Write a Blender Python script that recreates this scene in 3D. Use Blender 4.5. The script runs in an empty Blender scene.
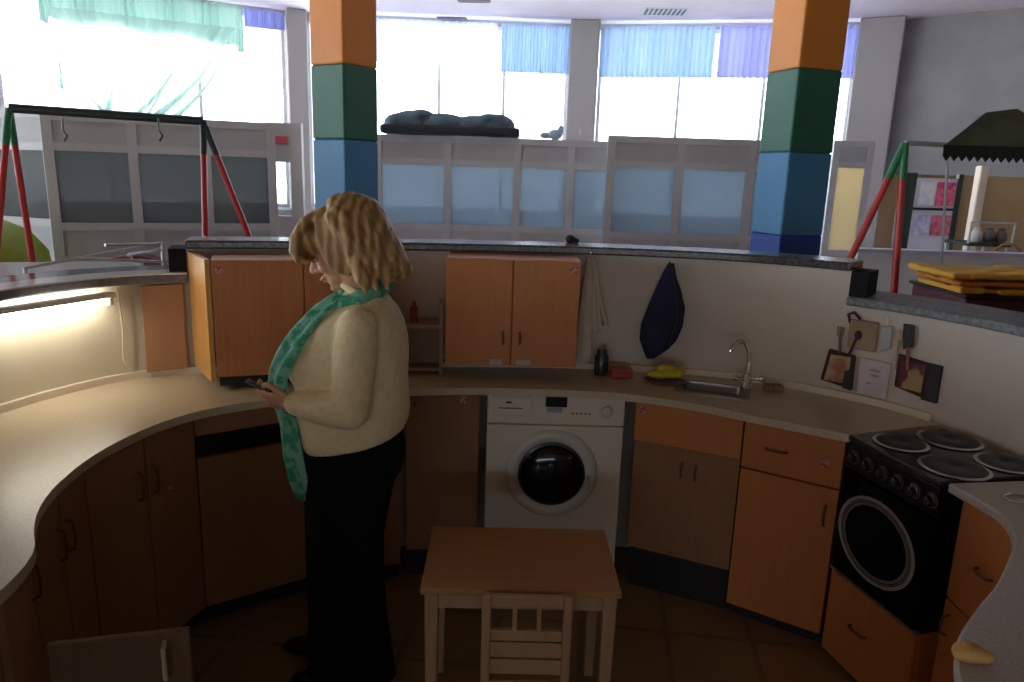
import bpy, bmesh, math, random
from mathutils import Vector, Matrix, noise
random.seed(7)
PI = math.pi
S = bpy.context.scene
C = S.collection

# ------------------------------------------------------------------ camera, world, exposure
F_PX, PITCH, ROLL, EYE = 735.0, math.radians(12.86), math.radians(1.83), 1.75
cam_data = bpy.data.cameras.new('camera')
cam_data.sensor_width = 36.0
cam_data.lens = F_PX * 36.0 / 1024.0
cam_data.clip_start = 0.02
cam = bpy.data.objects.new('camera', cam_data)
C.objects.link(cam)
cam.matrix_world = (Matrix.Translation((0, 0, EYE)) @ Matrix.Rotation(PI / 2 - PITCH, 4, 'X')
                    @ Matrix.Rotation(ROLL, 4, 'Z'))
S.camera = cam

world = bpy.data.worlds.new('overcast_sky')
S.world = world
world.use_nodes = True
bg = world.node_tree.nodes['Background']
wn, wl_ = world.node_tree.nodes, world.node_tree.links
wtc = wn.new('ShaderNodeTexCoord')
wsp = wn.new('ShaderNodeSeparateXYZ')
wrp = wn.new('ShaderNodeValToRGB')          # overcast sky; brighter lower half added to lift the ceiling
wmr = wn.new('ShaderNodeMapRange')
wmr.inputs['From Min'].default_value = -1.0
wl_.new(wtc.outputs['Generated'], wsp.inputs[0])
wl_.new(wsp.outputs['Z'], wmr.inputs['Value'])
wl_.new(wmr.outputs['Result'], wrp.inputs['Fac'])
e = wrp.color_ramp.elements
e[0].position = 0.46
e[0].color = (1.0, 0.98, 0.97, 1)
e[1].position = 0.52
e[1].color = (0.45, 0.50, 0.54, 1)
wl_.new(wrp.outputs['Color'], bg.inputs[0])
bg.inputs[1].default_value = 22.0
S.view_settings.view_transform = 'Standard'
S.view_settings.look = 'None'
S.view_settings.gamma = 1.0
S.view_settings.use_curve_mapping = False
S.view_settings.exposure = -0.52
S.cycles.use_denoising = True
S.cycles.max_bounces = 10
S.cycles.diffuse_bounces = 6
S.cycles.sample_clamp_indirect = 6.0
TUBE_STRENGTH = 48.0


# ------------------------------------------------------------------ pixel helpers (photo measurement)
def ray(x, y):
    a, b = x - 512.0, 341.0 - y
    c, s = math.cos(ROLL), math.sin(ROLL)
    u, v = a * c - b * s, a * s + b * c
    return Vector((u, F_PX * math.cos(PITCH) + v * math.sin(PITCH), v * math.cos(PITCH) - F_PX * math.sin(PITCH)))


def at_z(x, y, z):
    d = ray(x, y)
    return Vector((0, 0, EYE)) + d * ((z - EYE) / d.z)


def at_y(x, y, yy):
    d = ray(x, y)
    return Vector((0, 0, EYE)) + d * (yy / d.y)


# ------------------------------------------------------------------ materials
MATS = {}


def mat(name, col, rough=0.5, metal=0.0, col2=None, scale=8.0, kind='noise', bump=0.0, spec=0.5, emit=None, estr=1.0,
        alpha=None, stretch=(1, 1, 1), bump_scale=None, detail=4.0, lo=0.4, hi=0.6, sheen=0.0):
    if name in MATS:
        return MATS[name]
    m = bpy.data.materials.new(name)
    m.use_nodes = True
    nt = m.node_tree
    N, L = nt.nodes, nt.links
    p = N['Principled BSDF']
    p.inputs['Base Color'].default_value = (*col, 1)
    p.inputs['Roughness'].default_value = rough
    p.inputs['Metallic'].default_value = metal
    p.inputs['Specular IOR Level'].default_value = spec
    if sheen:
        p.inputs['Sheen Weight'].default_value = sheen
    tc = N.new('ShaderNodeTexCoord')
    mp = N.new('ShaderNodeMapping')
    mp.inputs['Scale'].default_value = stretch
    L.new(tc.outputs['Object'], mp.inputs['Vector'])
    if kind == 'wave':
        t = N.new('ShaderNodeTexWave')
        t.inputs['Scale'].default_value = scale
        t.inputs['Distortion'].default_value = 6.0
        t.inputs['Detail'].default_value = 3.0
        t.inputs['Detail Scale'].default_value = 1.5
        out = t.outputs['Fac']
    elif kind == 'voronoi':
        t = N.new('ShaderNodeTexVoronoi')
        t.inputs['Scale'].default_value = scale
        out = t.outputs['Distance']
    else:
        t = N.new('ShaderNodeTexNoise')
        t.inputs['Scale'].default_value = scale
        t.inputs['Detail'].default_value = detail
        out = t.outputs['Fac']
    L.new(mp.outputs['Vector'], t.inputs['Vector'])
    if col2 is not None:
        r = N.new('ShaderNodeValToRGB')
        r.color_ramp.elements[0].position = lo
        r.color_ramp.elements[0].color = (*col, 1)
        r.color_ramp.elements[1].position = hi
        r.color_ramp.elements[1].color = (*col2, 1)
        L.new(out, r.inputs['Fac'])
        L.new(r.outputs['Color'], p.inputs['Base Color'])
    if bump:
        b = N.new('ShaderNodeBump')
        b.inputs['Strength'].default_value = bump
        b.inputs['Distance'].default_value = 0.01
        if bump_scale:
            t2 = N.new('ShaderNodeTexNoise')
            t2.inputs['Scale'].default_value = bump_scale
            L.new(mp.outputs['Vector'], t2.inputs['Vector'])
            L.new(t2.outputs['Fac'], b.inputs['Height'])
        else:
            L.new(out, b.inputs['Height'])
        L.new(b.outputs['Normal'], p.inputs['Normal'])
    if emit:
        p.inputs['Emission Color'].default_value = (*emit, 1)
        p.inputs['Emission Strength'].default_value = estr
    MATS[name] = m
    return m


def sheer(name, col, transp=0.35, transl=0.75):
    if name in MATS:
        return MATS[name]
    m = bpy.data.materials.new(name)
    m.use_nodes = True
    N, L = m.node_tree.nodes, m.node_tree.links
    N.remove(N['Principled BSDF'])
    o = N['Material Output']
    tl = N.new('ShaderNodeBsdfTranslucent')
    tl.inputs[0].default_value = (*col, 1)
    df = N.new('ShaderNodeBsdfDiffuse')
    df.inputs[0].default_value = (*col, 1)
    tp = N.new('ShaderNodeBsdfTransparent')
    tp.inputs[0].default_value = (*[0.4 + 0.6 * c for c in col], 1)
    m1 = N.new('ShaderNodeMixShader')
    m1.inputs[0].default_value = transl
    L.new(df.outputs[0], m1.inputs[1])
    L.new(tl.outputs[0], m1.inputs[2])
    m2 = N.new('ShaderNodeMixShader')
    m2.inputs[0].default_value = transp
    L.new(m1.outputs[0], m2.inputs[1])
    L.new(tp.outputs[0], m2.inputs[2])
    L.new(m2.outputs[0], o.inputs[0])
    MATS[name] = m
    return m


def thin_glass(name, tint=(0.95, 0.98, 1.0), gloss=0.08, rough=0.02, frost=0.0, fcol=(0.6, 0.7, 0.75)):
    if name in MATS:
        return MATS[name]
    m = bpy.data.materials.new(name)
    m.use_nodes = True
    N, L = m.node_tree.nodes, m.node_tree.links
    N.remove(N['Principled BSDF'])
    o = N['Material Output']
    tp = N.new('ShaderNodeBsdfTransparent')
    tp.inputs[0].default_value = (*tint, 1)
    gl = N.new('ShaderNodeBsdfGlossy')
    gl.inputs['Roughness'].default_value = rough
    m1 = N.new('ShaderNodeMixShader')
    m1.inputs[0].default_value = gloss
    L.new(tp.outputs[0], m1.inputs[1])
    L.new(gl.outputs[0], m1.inputs[2])
    last = m1
    if frost:
        tl = N.new('ShaderNodeBsdfTranslucent')
        tl.inputs[0].default_value = (*fcol, 1)
        df = N.new('ShaderNodeBsdfDiffuse')
        df.inputs[0].default_value = (*fcol, 1)
        ma = N.new('ShaderNodeMixShader')
        ma.inputs[0].default_value = 0.5
        L.new(tl.outputs[0], ma.inputs[1])
        L.new(df.outputs[0], ma.inputs[2])
        m2 = N.new('ShaderNodeMixShader')
        m2.inputs[0].default_value = frost
        L.new(m1.outputs[0], m2.inputs[1])
        L.new(ma.outputs[0], m2.inputs[2])
        last = m2
    L.new(last.outputs[0], o.inputs[0])
    MATS[name] = m
    return m


def tile_mat(name, c1, c2, mortar, sx, sy, rough=0.3, bump=0.3, rot=0.0, rowoff=0.0, msize=0.012):
    m = bpy.data.materials.new(name)
    m.use_nodes = True
    N, L = m.node_tree.nodes, m.node_tree.links
    p = N['Principled BSDF']
    p.inputs['Roughness'].default_value = rough
    tc = N.new('ShaderNodeTexCoord')
    mp = N.new('ShaderNodeMapping')
    mp.inputs['Rotation'].default_value = (0, 0, rot)
    L.new(tc.outputs['Object'], mp.inputs[0])
    b = N.new('ShaderNodeTexBrick')
    b.offset = rowoff
    b.inputs['Color1'].default_value = (*c1, 1)
    b.inputs['Color2'].default_value = (*c2, 1)
    b.inputs['Mortar'].default_value = (*mortar, 1)
    b.inputs['Scale'].default_value = 1.0
    b.inputs['Brick Width'].default_value = sx
    b.inputs['Row Height'].default_value = sy
    b.inputs['Mortar Size'].default_value = msize
    L.new(mp.outputs[0], b.inputs['Vector'])
    n = N.new('ShaderNodeTexNoise')
    n.inputs['Scale'].default_value = 3.0
    n.inputs['Detail'].default_value = 6
    L.new(tc.outputs['Object'], n.inputs['Vector'])
    mx = N.new('ShaderNodeMixRGB')
    mx.blend_type = 'MULTIPLY'
    mx.inputs[0].default_value = 0.6
    L.new(b.outputs['Color'], mx.inputs[1])
    L.new(n.outputs['Fac'], mx.inputs[2])
    L.new(mx.outputs[0], p.inputs['Base Color'])
    bp = N.new('ShaderNodeBump')
    bp.inputs['Strength'].default_value = bump
    bp.inputs['Distance'].default_value = 0.003
    bp.invert = True
    L.new(b.outputs['Fac'], bp.inputs['Height'])
    L.new(bp.outputs[0], p.inputs['Normal'])
    MATS[name] = m
    return m


WOOD = mat('beech_laminate', (0.50, 0.175, 0.05), 0.55, col2=(0.54, 0.20, 0.062), scale=3.0,
           stretch=(14, 14, 1.0), lo=0.3, hi=0.7)
WOODEDGE = mat('beech_edge', (0.64, 0.33, 0.11), 0.4, col2=(0.72, 0.40, 0.15), scale=12, stretch=(4, 4, 0.5))
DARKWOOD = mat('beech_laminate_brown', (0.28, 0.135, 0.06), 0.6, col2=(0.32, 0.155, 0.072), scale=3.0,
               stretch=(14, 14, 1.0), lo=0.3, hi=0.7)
PINE = mat('pine', (0.42, 0.215, 0.075), 0.6, col2=(0.48, 0.26, 0.10), scale=3.0, stretch=(1.0, 14, 14),
           lo=0.3, hi=0.7)
PINEV = mat('pine_upright', (0.42, 0.25, 0.13), 0.5, col2=(0.47, 0.29, 0.16), scale=3.0,
            stretch=(14, 14, 1.0), lo=0.3, hi=0.7)
TOP = mat('speckled_worktop', (0.50, 0.41, 0.29), 0.32, col2=(0.60, 0.50, 0.37), scale=160, detail=2, lo=0.35, hi=0.65)
TOPGREY = mat('speckled_worktop_grey', (0.42, 0.39, 0.35), 0.35, col2=(0.54, 0.50, 0.45), scale=160, detail=2, lo=0.35,
              hi=0.65)
STONE = mat('dark_cap', (0.045, 0.04, 0.05), 0.22, col2=(0.09, 0.08, 0.09), scale=60)
STONEGREY = mat('grey_ledge', (0.13, 0.13, 0.14), 0.5, col2=(0.22, 0.22, 0.23), scale=60)
PLASTER = mat('cream_plaster', (0.58, 0.49, 0.42), 0.62, col2=(0.63, 0.54, 0.47), scale=2.5, bump=0.08, bump_scale=60)
HALLWALL = mat('grey_wall_paint', (0.42, 0.41, 0.41), 0.8, col2=(0.46, 0.45, 0.45), scale=2.0)
LILAC = mat('ceiling_paint', (0.80, 0.74, 0.82), 0.85, col2=(0.84, 0.79, 0.86), scale=1.2)
KICK = mat('black_kick', (0.02, 0.018, 0.018), 0.5)
BLACK = mat('black_enamel', (0.012, 0.012, 0.014), 0.22)
BLACKM = mat('black_matte', (0.02, 0.02, 0.022), 0.6)
GLASSDK = mat('dark_glass', (0.008, 0.009, 0.01), 0.12, spec=0.5)
WHITE = mat('white_enamel', (0.78, 0.69, 0.58), 0.32, col2=(0.81, 0.72, 0.61), scale=2)
CHROME = mat('chrome', (0.75, 0.73, 0.70), 0.16, metal=1.0)
STEEL = mat('brushed_steel', (0.33, 0.33, 0.33), 0.38, metal=1.0)
SILVER = mat('silver_print', (0.22, 0.22, 0.23), 0.4, metal=0.2)
GREYMETAL = mat('grey_metal_frame', (0.44, 0.44, 0.45), 0.5, col2=(0.48, 0.48, 0.49), scale=3)
PANEL = mat('grey_panel', (0.38, 0.38, 0.39), 0.6, col2=(0.42, 0.42, 0.43), scale=2)
REDST = mat('red_sticker', (0.42, 0.05, 0.05), 0.5, col2=(0.60, 0.30, 0.28), scale=60, lo=0.45, hi=0.5)
HANDLE = mat('dark_handle', (0.16, 0.08, 0.04), 0.4, metal=0.2)
REDPAINT = mat('red_paint', (0.50, 0.035, 0.03), 0.35)
GREENPAINT = mat('green_paint', (0.02, 0.20, 0.07), 0.35)
DARKPAINT = mat('dark_green_paint', (0.03, 0.045, 0.04), 0.4)


# ------------------------------------------------------------------ mesh helpers
def link(name, me, m=None, parent=None):
    o = bpy.data.objects.new(name, me)
    C.objects.link(o)
    if parent is not None:
        o.parent = parent
    if m is not None and me is not None:
        me.materials.clear()
        for k in (m if isinstance(m, (list, tuple)) else [m]):
            me.materials.append(k)
    return o


def obj(name, bm, m, parent=None, smooth=False, bevel=0.0, seg=2):
    bmesh.ops.recalc_face_normals(bm, faces=bm.faces)
    me = bpy.data.meshes.new(name)
    bm.to_mesh(me)
    bm.free()
    o = link(name, me, m, parent)
    if smooth:
        for p in me.polygons:
            p.use_smooth = True
        if smooth == 'auto':
            for e in me.edges:
                pass
            md = o.modifiers.new('es', 'EDGE_SPLIT')
            md.split_angle = math.radians(38)
    if bevel:
        md = o.modifiers.new('bv', 'BEVEL')
        md.width = bevel
        md.segments = seg
        md.limit_method = 'ANGLE'
        md.angle_limit = math.radians(40)
    return o


def tag(o, label=None, cat=None, group=None, kind=None):
    if label:
        o['label'] = label
    if cat:
        o['category'] = cat
    if group:
        o['group'] = group
    if kind:
        o['kind'] = kind
    return o


def thing(name, label, cat, loc=(0, 0, 0), rz=0.0, group=None):
    o = bpy.data.objects.new(name, None)
    C.objects.link(o)
    o.empty_display_size = 0.1
    o.location = loc
    o.rotation_euler = (0, 0, rz)
    return tag(o, label, cat, group)


def B():
    return bmesh.new()


def box(bm, x0, x1, y0, y1, z0, z1, M=None):
    vs = [bm.verts.new((x, y, z)) for z in (z0, z1) for (x, y) in ((x0, y0), (x1, y0), (x1, y1), (x0, y1))]
    if M is not None:
        for v in vs:
            v.co = M @ v.co
    f = bm.faces.new
    f((vs[3], vs[2], vs[1], vs[0])); f((vs[4], vs[5], vs[6], vs[7]))
    for i in range(4):
        j = (i + 1) % 4
        f((vs[i], vs[j], vs[j + 4], vs[i + 4]))
    return vs


def prism(bm, pts, z0, z1):
    lo = [bm.verts.new((p[0], p[1], z0)) for p in pts]
    hi = [bm.verts.new((p[0], p[1], z1)) for p in pts]
    bm.faces.new(lo[::-1]); bm.faces.new(hi)
    n = len(pts)
    for i in range(n):
        j = (i + 1) % n
        bm.faces.new((lo[i], lo[j], hi[j], hi[i]))


def slab(bm, pts, dvec):
    """closed polygon in any plane, thickened by dvec"""
    d = Vector(dvec)
    lo = [bm.verts.new(Vector(p)) for p in pts]
    hi = [bm.verts.new(Vector(p) + d) for p in pts]
    bm.faces.new(lo[::-1]); bm.faces.new(hi)
    n = len(pts)
    for i in range(n):
        j = (i + 1) % n
        bm.faces.new((lo[i], lo[j], hi[j], hi[i]))


def loft(bm, rings, close=True):
    prev = None
    first = None
    for ring in rings:
        vs = [bm.verts.new(Vector(p)) for p in ring]
        if prev:
            n = len(vs)
            for i in range(n):
                j = (i + 1) % n
                bm.faces.new((prev[i], prev[j], vs[j], vs[i]))
        else:
            first = vs
        prev = vs
    if close:
        bm.faces.new(first[::-1]); bm.faces.new(prev)


def strip(bm, inner, outer, z0, z1):
    """solid between two matching polylines (plan), from z0 to z1"""
    rings = []
    for a, b in zip(inner, outer):
        rings.append([(a[0], a[1], z0), (b[0], b[1], z0), (b[0], b[1], z1), (a[0], a[1], z1)])
    loft(bm, rings)


def ell(c, rx, ry, n=20, z=None, ax=Vector((1, 0, 0)), ay=Vector((0, 1, 0)), pw=1.0):
    c = Vector(c)
    out = []
    for i in range(n):
        t = 2 * PI * i / n
        ca, sa = math.cos(t), math.sin(t)
        if pw != 1.0:
            ca = math.copysign(abs(ca) ** pw, ca); sa = math.copysign(abs(sa) ** pw, sa)
        out.append(c + ax * (rx * ca) + ay * (ry * sa))
    return out


def tube(bm, pts, r, n=10, caps=True):
    pts = [Vector(p) for p in pts]
    rs = r if isinstance(r, (list, tuple)) else [r] * len(pts)
    rings = []
    t0 = (pts[1] - pts[0]).normalized()
    up = Vector((0, 0, 1)) if abs(t0.z) < 0.9 else Vector((1, 0, 0))
    u = t0.cross(up).normalized()
    for i, p in enumerate(pts):
        if i == 0:
            t = (pts[1] - p)
        elif i == len(pts) - 1:
            t = (p - pts[i - 1])
        else:
            t = (pts[i + 1] - p).normalized() + (p - pts[i - 1]).normalized()
        t.normalize()
        u = (u - t * u.dot(t)).normalized()
        w = t.cross(u)
        if caps == 'round' and i == 0:
            for k in (0.25, 0.6, 0.9):
                rings.append(ell(p - t * rs[0] * math.cos(math.asin(k)), rs[0] * k, rs[0] * k, n, ax=u, ay=w))
        rings.append(ell(p, rs[i], rs[i], n, ax=u, ay=w))
        if caps == 'round' and i == len(pts) - 1:
            for k in (0.9, 0.6, 0.25):
                rings.append(ell(p + t * rs[i] * math.cos(math.asin(k)), rs[i] * k, rs[i] * k, n, ax=u, ay=w))
    loft(bm, rings, close=bool(caps))


def lathe(bm, prof, n=32, M=None):
    """prof: (r, z) pairs; spun round local Z"""
    rings = []
    for r, z in prof:
        ring = [Vector((max(r, 1e-4) * math.cos(2 * PI * i / n), max(r, 1e-4) * math.sin(2 * PI * i / n), z)) for i in
                range(n)]
        if M is not None:
            ring = [M @ p for p in ring]
        rings.append(ring)
    if prof[0][0] > .003 and prof[-1][0] > .003:
        # open in the middle: close the ring on itself
        loft(bm, rings + [rings[0]], close=False)
        bmesh.ops.remove_doubles(bm, verts=bm.verts, dist=1e-6)
    else:
        loft(bm, rings)


def ball(bm, c, r, seg=16, M=None):
    if not isinstance(r, (list, tuple)):
        r = (r, r, r)
    T = Matrix.Translation(Vector(c)) @ (M if M is not None else Matrix.Identity(4)) @ Matrix.Diagonal((*r, 1))
    bmesh.ops.create_uvsphere(bm, u_segments=seg, v_segments=max(8, seg // 2), radius=1.0, matrix=T)


def spline(pts, per=6):
    P = [Vector((p[0], p[1], p[2] if len(p) > 2 else 0.0)) for p in pts]
    out = []
    for i in range(len(P) - 1):
        p0 = P[i - 1] if i else P[0] * 2 - P[1]
        p1, p2 = P[i], P[i + 1]
        p3 = P[i + 2] if i + 2 < len(P) else P[-1] * 2 - P[-2]
        for k in range(per):
            t = k / per
            out.append(0.5 * ((2 * p1) + (p2 - p0) * t + (2 * p0 - 5 * p1 + 4 * p2 - p3) * t * t
                              + (3 * p1 - p0 - 3 * p2 + p3) * t ** 3))
    out.append(P[-1].copy())
    return out


def resample(pts, n):
    L = [0.0]
    for a, b in zip(pts, pts[1:]):
        L.append(L[-1] + (b - a).length)
    out = []
    for i in range(n):
        s = L[-1] * i / (n - 1)
        k = 0
        while k < len(L) - 2 and L[k + 1] < s:
            k += 1
        t = (s - L[k]) / max(L[k + 1] - L[k], 1e-9)
        out.append(pts[k].lerp(pts[k + 1], t))
    return out


def offset(pts, d):
    """offset plan polyline to its left by d"""
    out = []
    for i, p in enumerate(pts):
        a = pts[max(i - 1, 0)]
        b = pts[min(i + 1, len(pts) - 1)]
        t = (b - a).normalized()
        out.append(p + Vector((-t.y, t.x, 0)) * d)
    return out


def bake(o, name=None):
    """apply the modifiers of o into its own mesh"""
    dg = bpy.context.evaluated_depsgraph_get()
    dg.update()
    me = bpy.data.meshes.new_from_object(o.evaluated_get(dg))
    old = o.data
    mats = list(old.materials)
    o.modifiers.clear()
    o.data = me
    me.materials.clear()
    for m in mats:
        me.materials.append(m)
    for p in me.polygons:
        p.use_smooth = True
    return o


def fused(name, bm, m, parent, voxel=0.006, smooth=6, fac=0.5):
    o = obj(name, bm, m, parent)
    md = o.modifiers.new('r', 'REMESH')
    md.mode = 'VOXEL'
    md.voxel_size = voxel
    ms = o.modifiers.new('s', 'SMOOTH')
    ms.factor = fac
    ms.iterations = smooth
    return bake(o)


def text_obj(name, body, size, m, parent, M, extr=0.0006):
    cu = bpy.data.curves.new(name, 'FONT')
    cu.body = body
    cu.size = size
    cu.extrude = extr
    cu.align_x = 'CENTER'
    cu.align_y = 'CENTER'
    o = bpy.data.objects.new(name, cu)
    C.objects.link(o)
    dg = bpy.context.evaluated_depsgraph_get()
    me = bpy.data.meshes.new_from_object(o.evaluated_get(dg))
    bpy.data.objects.remove(o)
    o = link(name, me, m, parent)
    o.matrix_local = M
    return o


# ================================================================== THE HALL
bm = B(); box(bm, -13, 10, 4.2, 16, -0.1, 0)
tag(obj('floor_hall', bm, mat('pale_hall_floor', (.60, .57, .54), .4, col2=(.66, .63, .60), scale=1.5)), kind='structure')
bm = B(); box(bm, -13, 10, -8, 4.2, -0.1, 0)
tag(obj('floor', bm, tile_mat('floor_tiles', (0.42, 0.24, 0.12), (0.34, 0.25, 0.12), (0.28, 0.18, 0.10), 0.33, 0.33,
                              rough=0.28, rot=0.12)), kind='structure')
CEIL = 3.9
bm = B(); box(bm, -13, 10, -8, 16, CEIL, CEIL + 0.1)
tag(obj('ceiling', bm, LILAC), kind='structure')

bm = B(); box(bm, -11.5, 9, -6, 4.4, 3.08, 3.2)  # unseen dropped ceiling, added to dim and warm the kitchen light
tag(obj('ceiling_dimmer', bm, mat('brown_dimmer', (.24, .15, .085), .7, col2=(.28, .175, .10), scale=1.5)), kind='structure')
WINDOWS = []


def wall_seg(a, b, z0, z1, t=0.2, bm=None):
    a, b = Vector((a[0], a[1], 0)), Vector((b[0], b[1], 0))
    d = (b - a).normalized()
    n = Vector((-d.y, d.x, 0))
    q = [a, b, b + n * t, a + n * t]
    prism(bm, q, z0, z1)


def window(n, a, b, z0=1.15, z1=3.82, mull=3, frame_m=None):
    """window between plan points a and b (left to right seen from inside)"""
    a, b = Vector((a[0], a[1], 0)), Vector((b[0], b[1], 0))
    d = (b - a); w = d.length; d.normalize()
    nrm = Vector((-d.y, d.x, 0))
    ang = math.atan2(d.y, d.x)
    root = bpy.data.objects.new('window_%d' % n, None)
    C.objects.link(root)
    root.location = a
    root.rotation_euler = (0, 0, ang)
    root['kind'] = 'structure'
    f = 0.05
    bm = B()
    box(bm, 0, w, 0.06, 0.13, z0, z0 + f); box(bm, 0, w, 0.06, 0.13, z1 - f, z1)
    box(bm, 0, f, 0.06, 0.13, z0, z1); box(bm, w - f, w, 0.06, 0.13, z0, z1)
    for k in range(1, mull):
        x = w * k / mull
        box(bm, x - 0.022, x + 0.022, 0.065, 0.125, z0, z1)
    obj('window_frame', bm, mat('white_window_frame', (0.75, 0.77, 0.8), 0.4), root)
    bm = B(); box(bm, f * .5, w - f * .5, 0.09, 0.098, z0 + .02, z1 - .02)
    obj('pane', bm, thin_glass('window_glass'), root)
    bm = B(); box(bm, -0.02, w + 0.02, -0.12, 0.08, z0 - 0.04, z0)
    obj('window_sill', bm, mat('white_window_frame', (0.75, 0.77, 0.8), 0.4), root)
    # daylight portal outside this opening
    ld = bpy.data.lights.new('daylight_portal', 'AREA')
    ld.shape = 'RECTANGLE'
    ld.size = w; ld.size_y = z1 - z0
    ld.cycles.is_portal = True
    lo = bpy.data.objects.new('daylight_portal', ld)
    C.objects.link(lo)
    c = (a + b) / 2 + nrm * 0.16
    lo.location = (c.x, c.y, (z0 + z1) / 2)
    lo.rotation_euler = (-nrm).to_track_quat('-Z', 'Z').to_euler()
    WINDOWS.append((a, b, d, nrm, w))
    return root


WP = {  # plan points of the window wall
    'a': (-11.5, 2.0), 'b': (-9.6, 6.2), 'c': (-9.5, 6.6), 'd': (-6.75, 9.35), 'e': (-6.45, 9.5), 'f': (-3.38, 11.2),
    'g': (-3.12, 11.3), 'h': (0.72, 11.5), 'i': (1.14, 11.46), 'j': (4.62, 10.75), 'k': (5.1, 10.5)}
SILL = 1.15
for n, (p, q) in enumerate((('a', 'b'), ('c', 'd'), ('e', 'f'), ('g', 'h'), ('i', 'j'))):
    window(n + 1, WP[p], WP[q], z0=SILL, mull=(3, 3, 3, 4, 3)[n])
bm = B()
for p, q in (('a', 'b'), ('b', 'c'), ('c', 'd'), ('d', 'e'), ('e', 'f'), ('f', 'g'), ('g', 'h'), ('h', 'i'), ('i', 'j'),
             ('j', 'k')):
    wall_seg(WP[p], WP[q], 0, SILL, bm=bm)
    wall_seg(WP[p], WP[q], 3.82, CEIL, bm=bm)
for p, q in (('b', 'c'), ('d', 'e'), ('f', 'g'), ('h', 'i'), ('j', 'k')):
    wall_seg(WP[p], WP[q], SILL, 3.82, bm=bm)
tag(obj('wall_window_side', bm, HALLWALL), kind='structure')
# round columns / piers in front of the window wall
for n, (p, q, dep) in enumerate((('d', 'e', .3), ('f', 'g', .25), ('h', 'i', .35), ('j', 'k', .3))):
    a, b = Vector((*WP[p], 0)), Vector((*WP[q], 0))
    d = (b - a).normalized(); nn = Vector((d.y, -d.x, 0))
    bm = B(); prism(bm, [a, b, b + nn * dep, a + nn * dep], 0, CEIL)
    tag(obj('trim_%d' % (n + 1), bm, mat('pier_paint', (0.36, 0.345, 0.34), 0.8), bevel=0.02), kind='structure')
# rest of the room: left, rear, right walls
bm = B(); wall_seg((-11.5, -6), (-11.5, 2.0), 0, 1.0, bm=bm); wall_seg((-11.5, -6), (-11.5, 2.0), 3.6, CEIL, bm=bm)
wall_seg((-11.5, -6), (-11.5, -5.2), 1.0, 3.6, bm=bm)
tag(obj('wall_left', bm, HALLWALL), kind='structure')
window(6, (-11.5, -5.2), (-11.5, 2.0), z0=1.0, z1=3.6, mull=5)
bm = B(); box(bm, -12, -3.5, -6.2, -6, 0, CEIL); box(bm, 1.5, 9, -6.2, -6, 0, CEIL); box(bm, -3.5, 1.5, -6.2, -6, 0, .9); box(bm, -3.5, 1.5, -6.2, -6, 1.42, CEIL)
window(7, (1.5, -6), (-3.5, -6), z0=.9, z1=1.42, mull=4)  # unseen rear window, added as front fill for the kitchen
tag(obj('wall_rear', bm, mat('warm_rear_wall', (.50, .36, .25), .8, col2=(.54, .39, .28), scale=1.5)), kind='structure')
bm = B(); box(bm, 9, 9.2, -6, 13, 0, CEIL)
tag(obj('wall_right', bm, HALLWALL), kind='structure')

# right-hand hall wall: solid upper wall over a low opening onto a side room
K = Vector((5.1, 10.5, 0)); R1 = Vector((9.0, 7.0, 0))
d = (R1 - K).normalized(); nn = Vector((-d.y, d.x, 0))
bm = B(); prism(bm, [K, R1, R1 + nn * .2, K + nn * .2], 1.90, CEIL)
tag(obj('wall_side_room', bm, mat('dim_grey_paint', (.27, .265, .265), .8, col2=(.31, .305, .305), scale=2)), kind='structure')
bm = B()
prism(bm, [K + nn * 2.4 - d * .1, R1 + nn * 2.4, R1 + nn * 2.5, K + nn * 2.5 - d * .1], 0, 2.7)
tag(obj('wall_side_room_back', bm, mat('ochre_wall', (0.50, 0.38, 0.22), 0.8, col2=(0.56, 0.43, 0.27), scale=1.5)),
    kind='structure')
bm = B(); prism(bm, [K - d * .1, K, K + nn * 2.5, K - d * .1 + nn * 2.5], 0, 2.7)
tag(obj('wall_side_room_end', bm, MATS['ochre_wall']), kind='structure')
bm = B(); prism(bm, [K + nn * .2, R1 + nn * .2, R1 + nn * 2.5, K + nn * 2.5], 2.6, 2.7)
tag(obj('ceiling_side_room', bm, LILAC), kind='structure')
# lamp in the side room
lt = thing('ceiling_lamp', 'round white ceiling lamp inside the side room at right', 'lamp', K + d * 1.4 + nn * 1.3 + Vector((0, 0, 2.6)))
bm = B(); lathe(bm, [(0.0, 0), (.2, 0), (.2, -.04), (0.0, -.04)])
obj('base', bm, WHITE, lt)
bm = B(); lathe(bm, [(0.0, -.041), (.19, -.041), (.17, -.09), (.1, -.12), (0, -.13)])
obj('lamp_shade', bm, mat('lamp_glow', (1, .9, .75), emit=(1, .82, .6), estr=11.0), lt, smooth=True)

# ------------------------------------------------------------------ curtains on the windows


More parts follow.
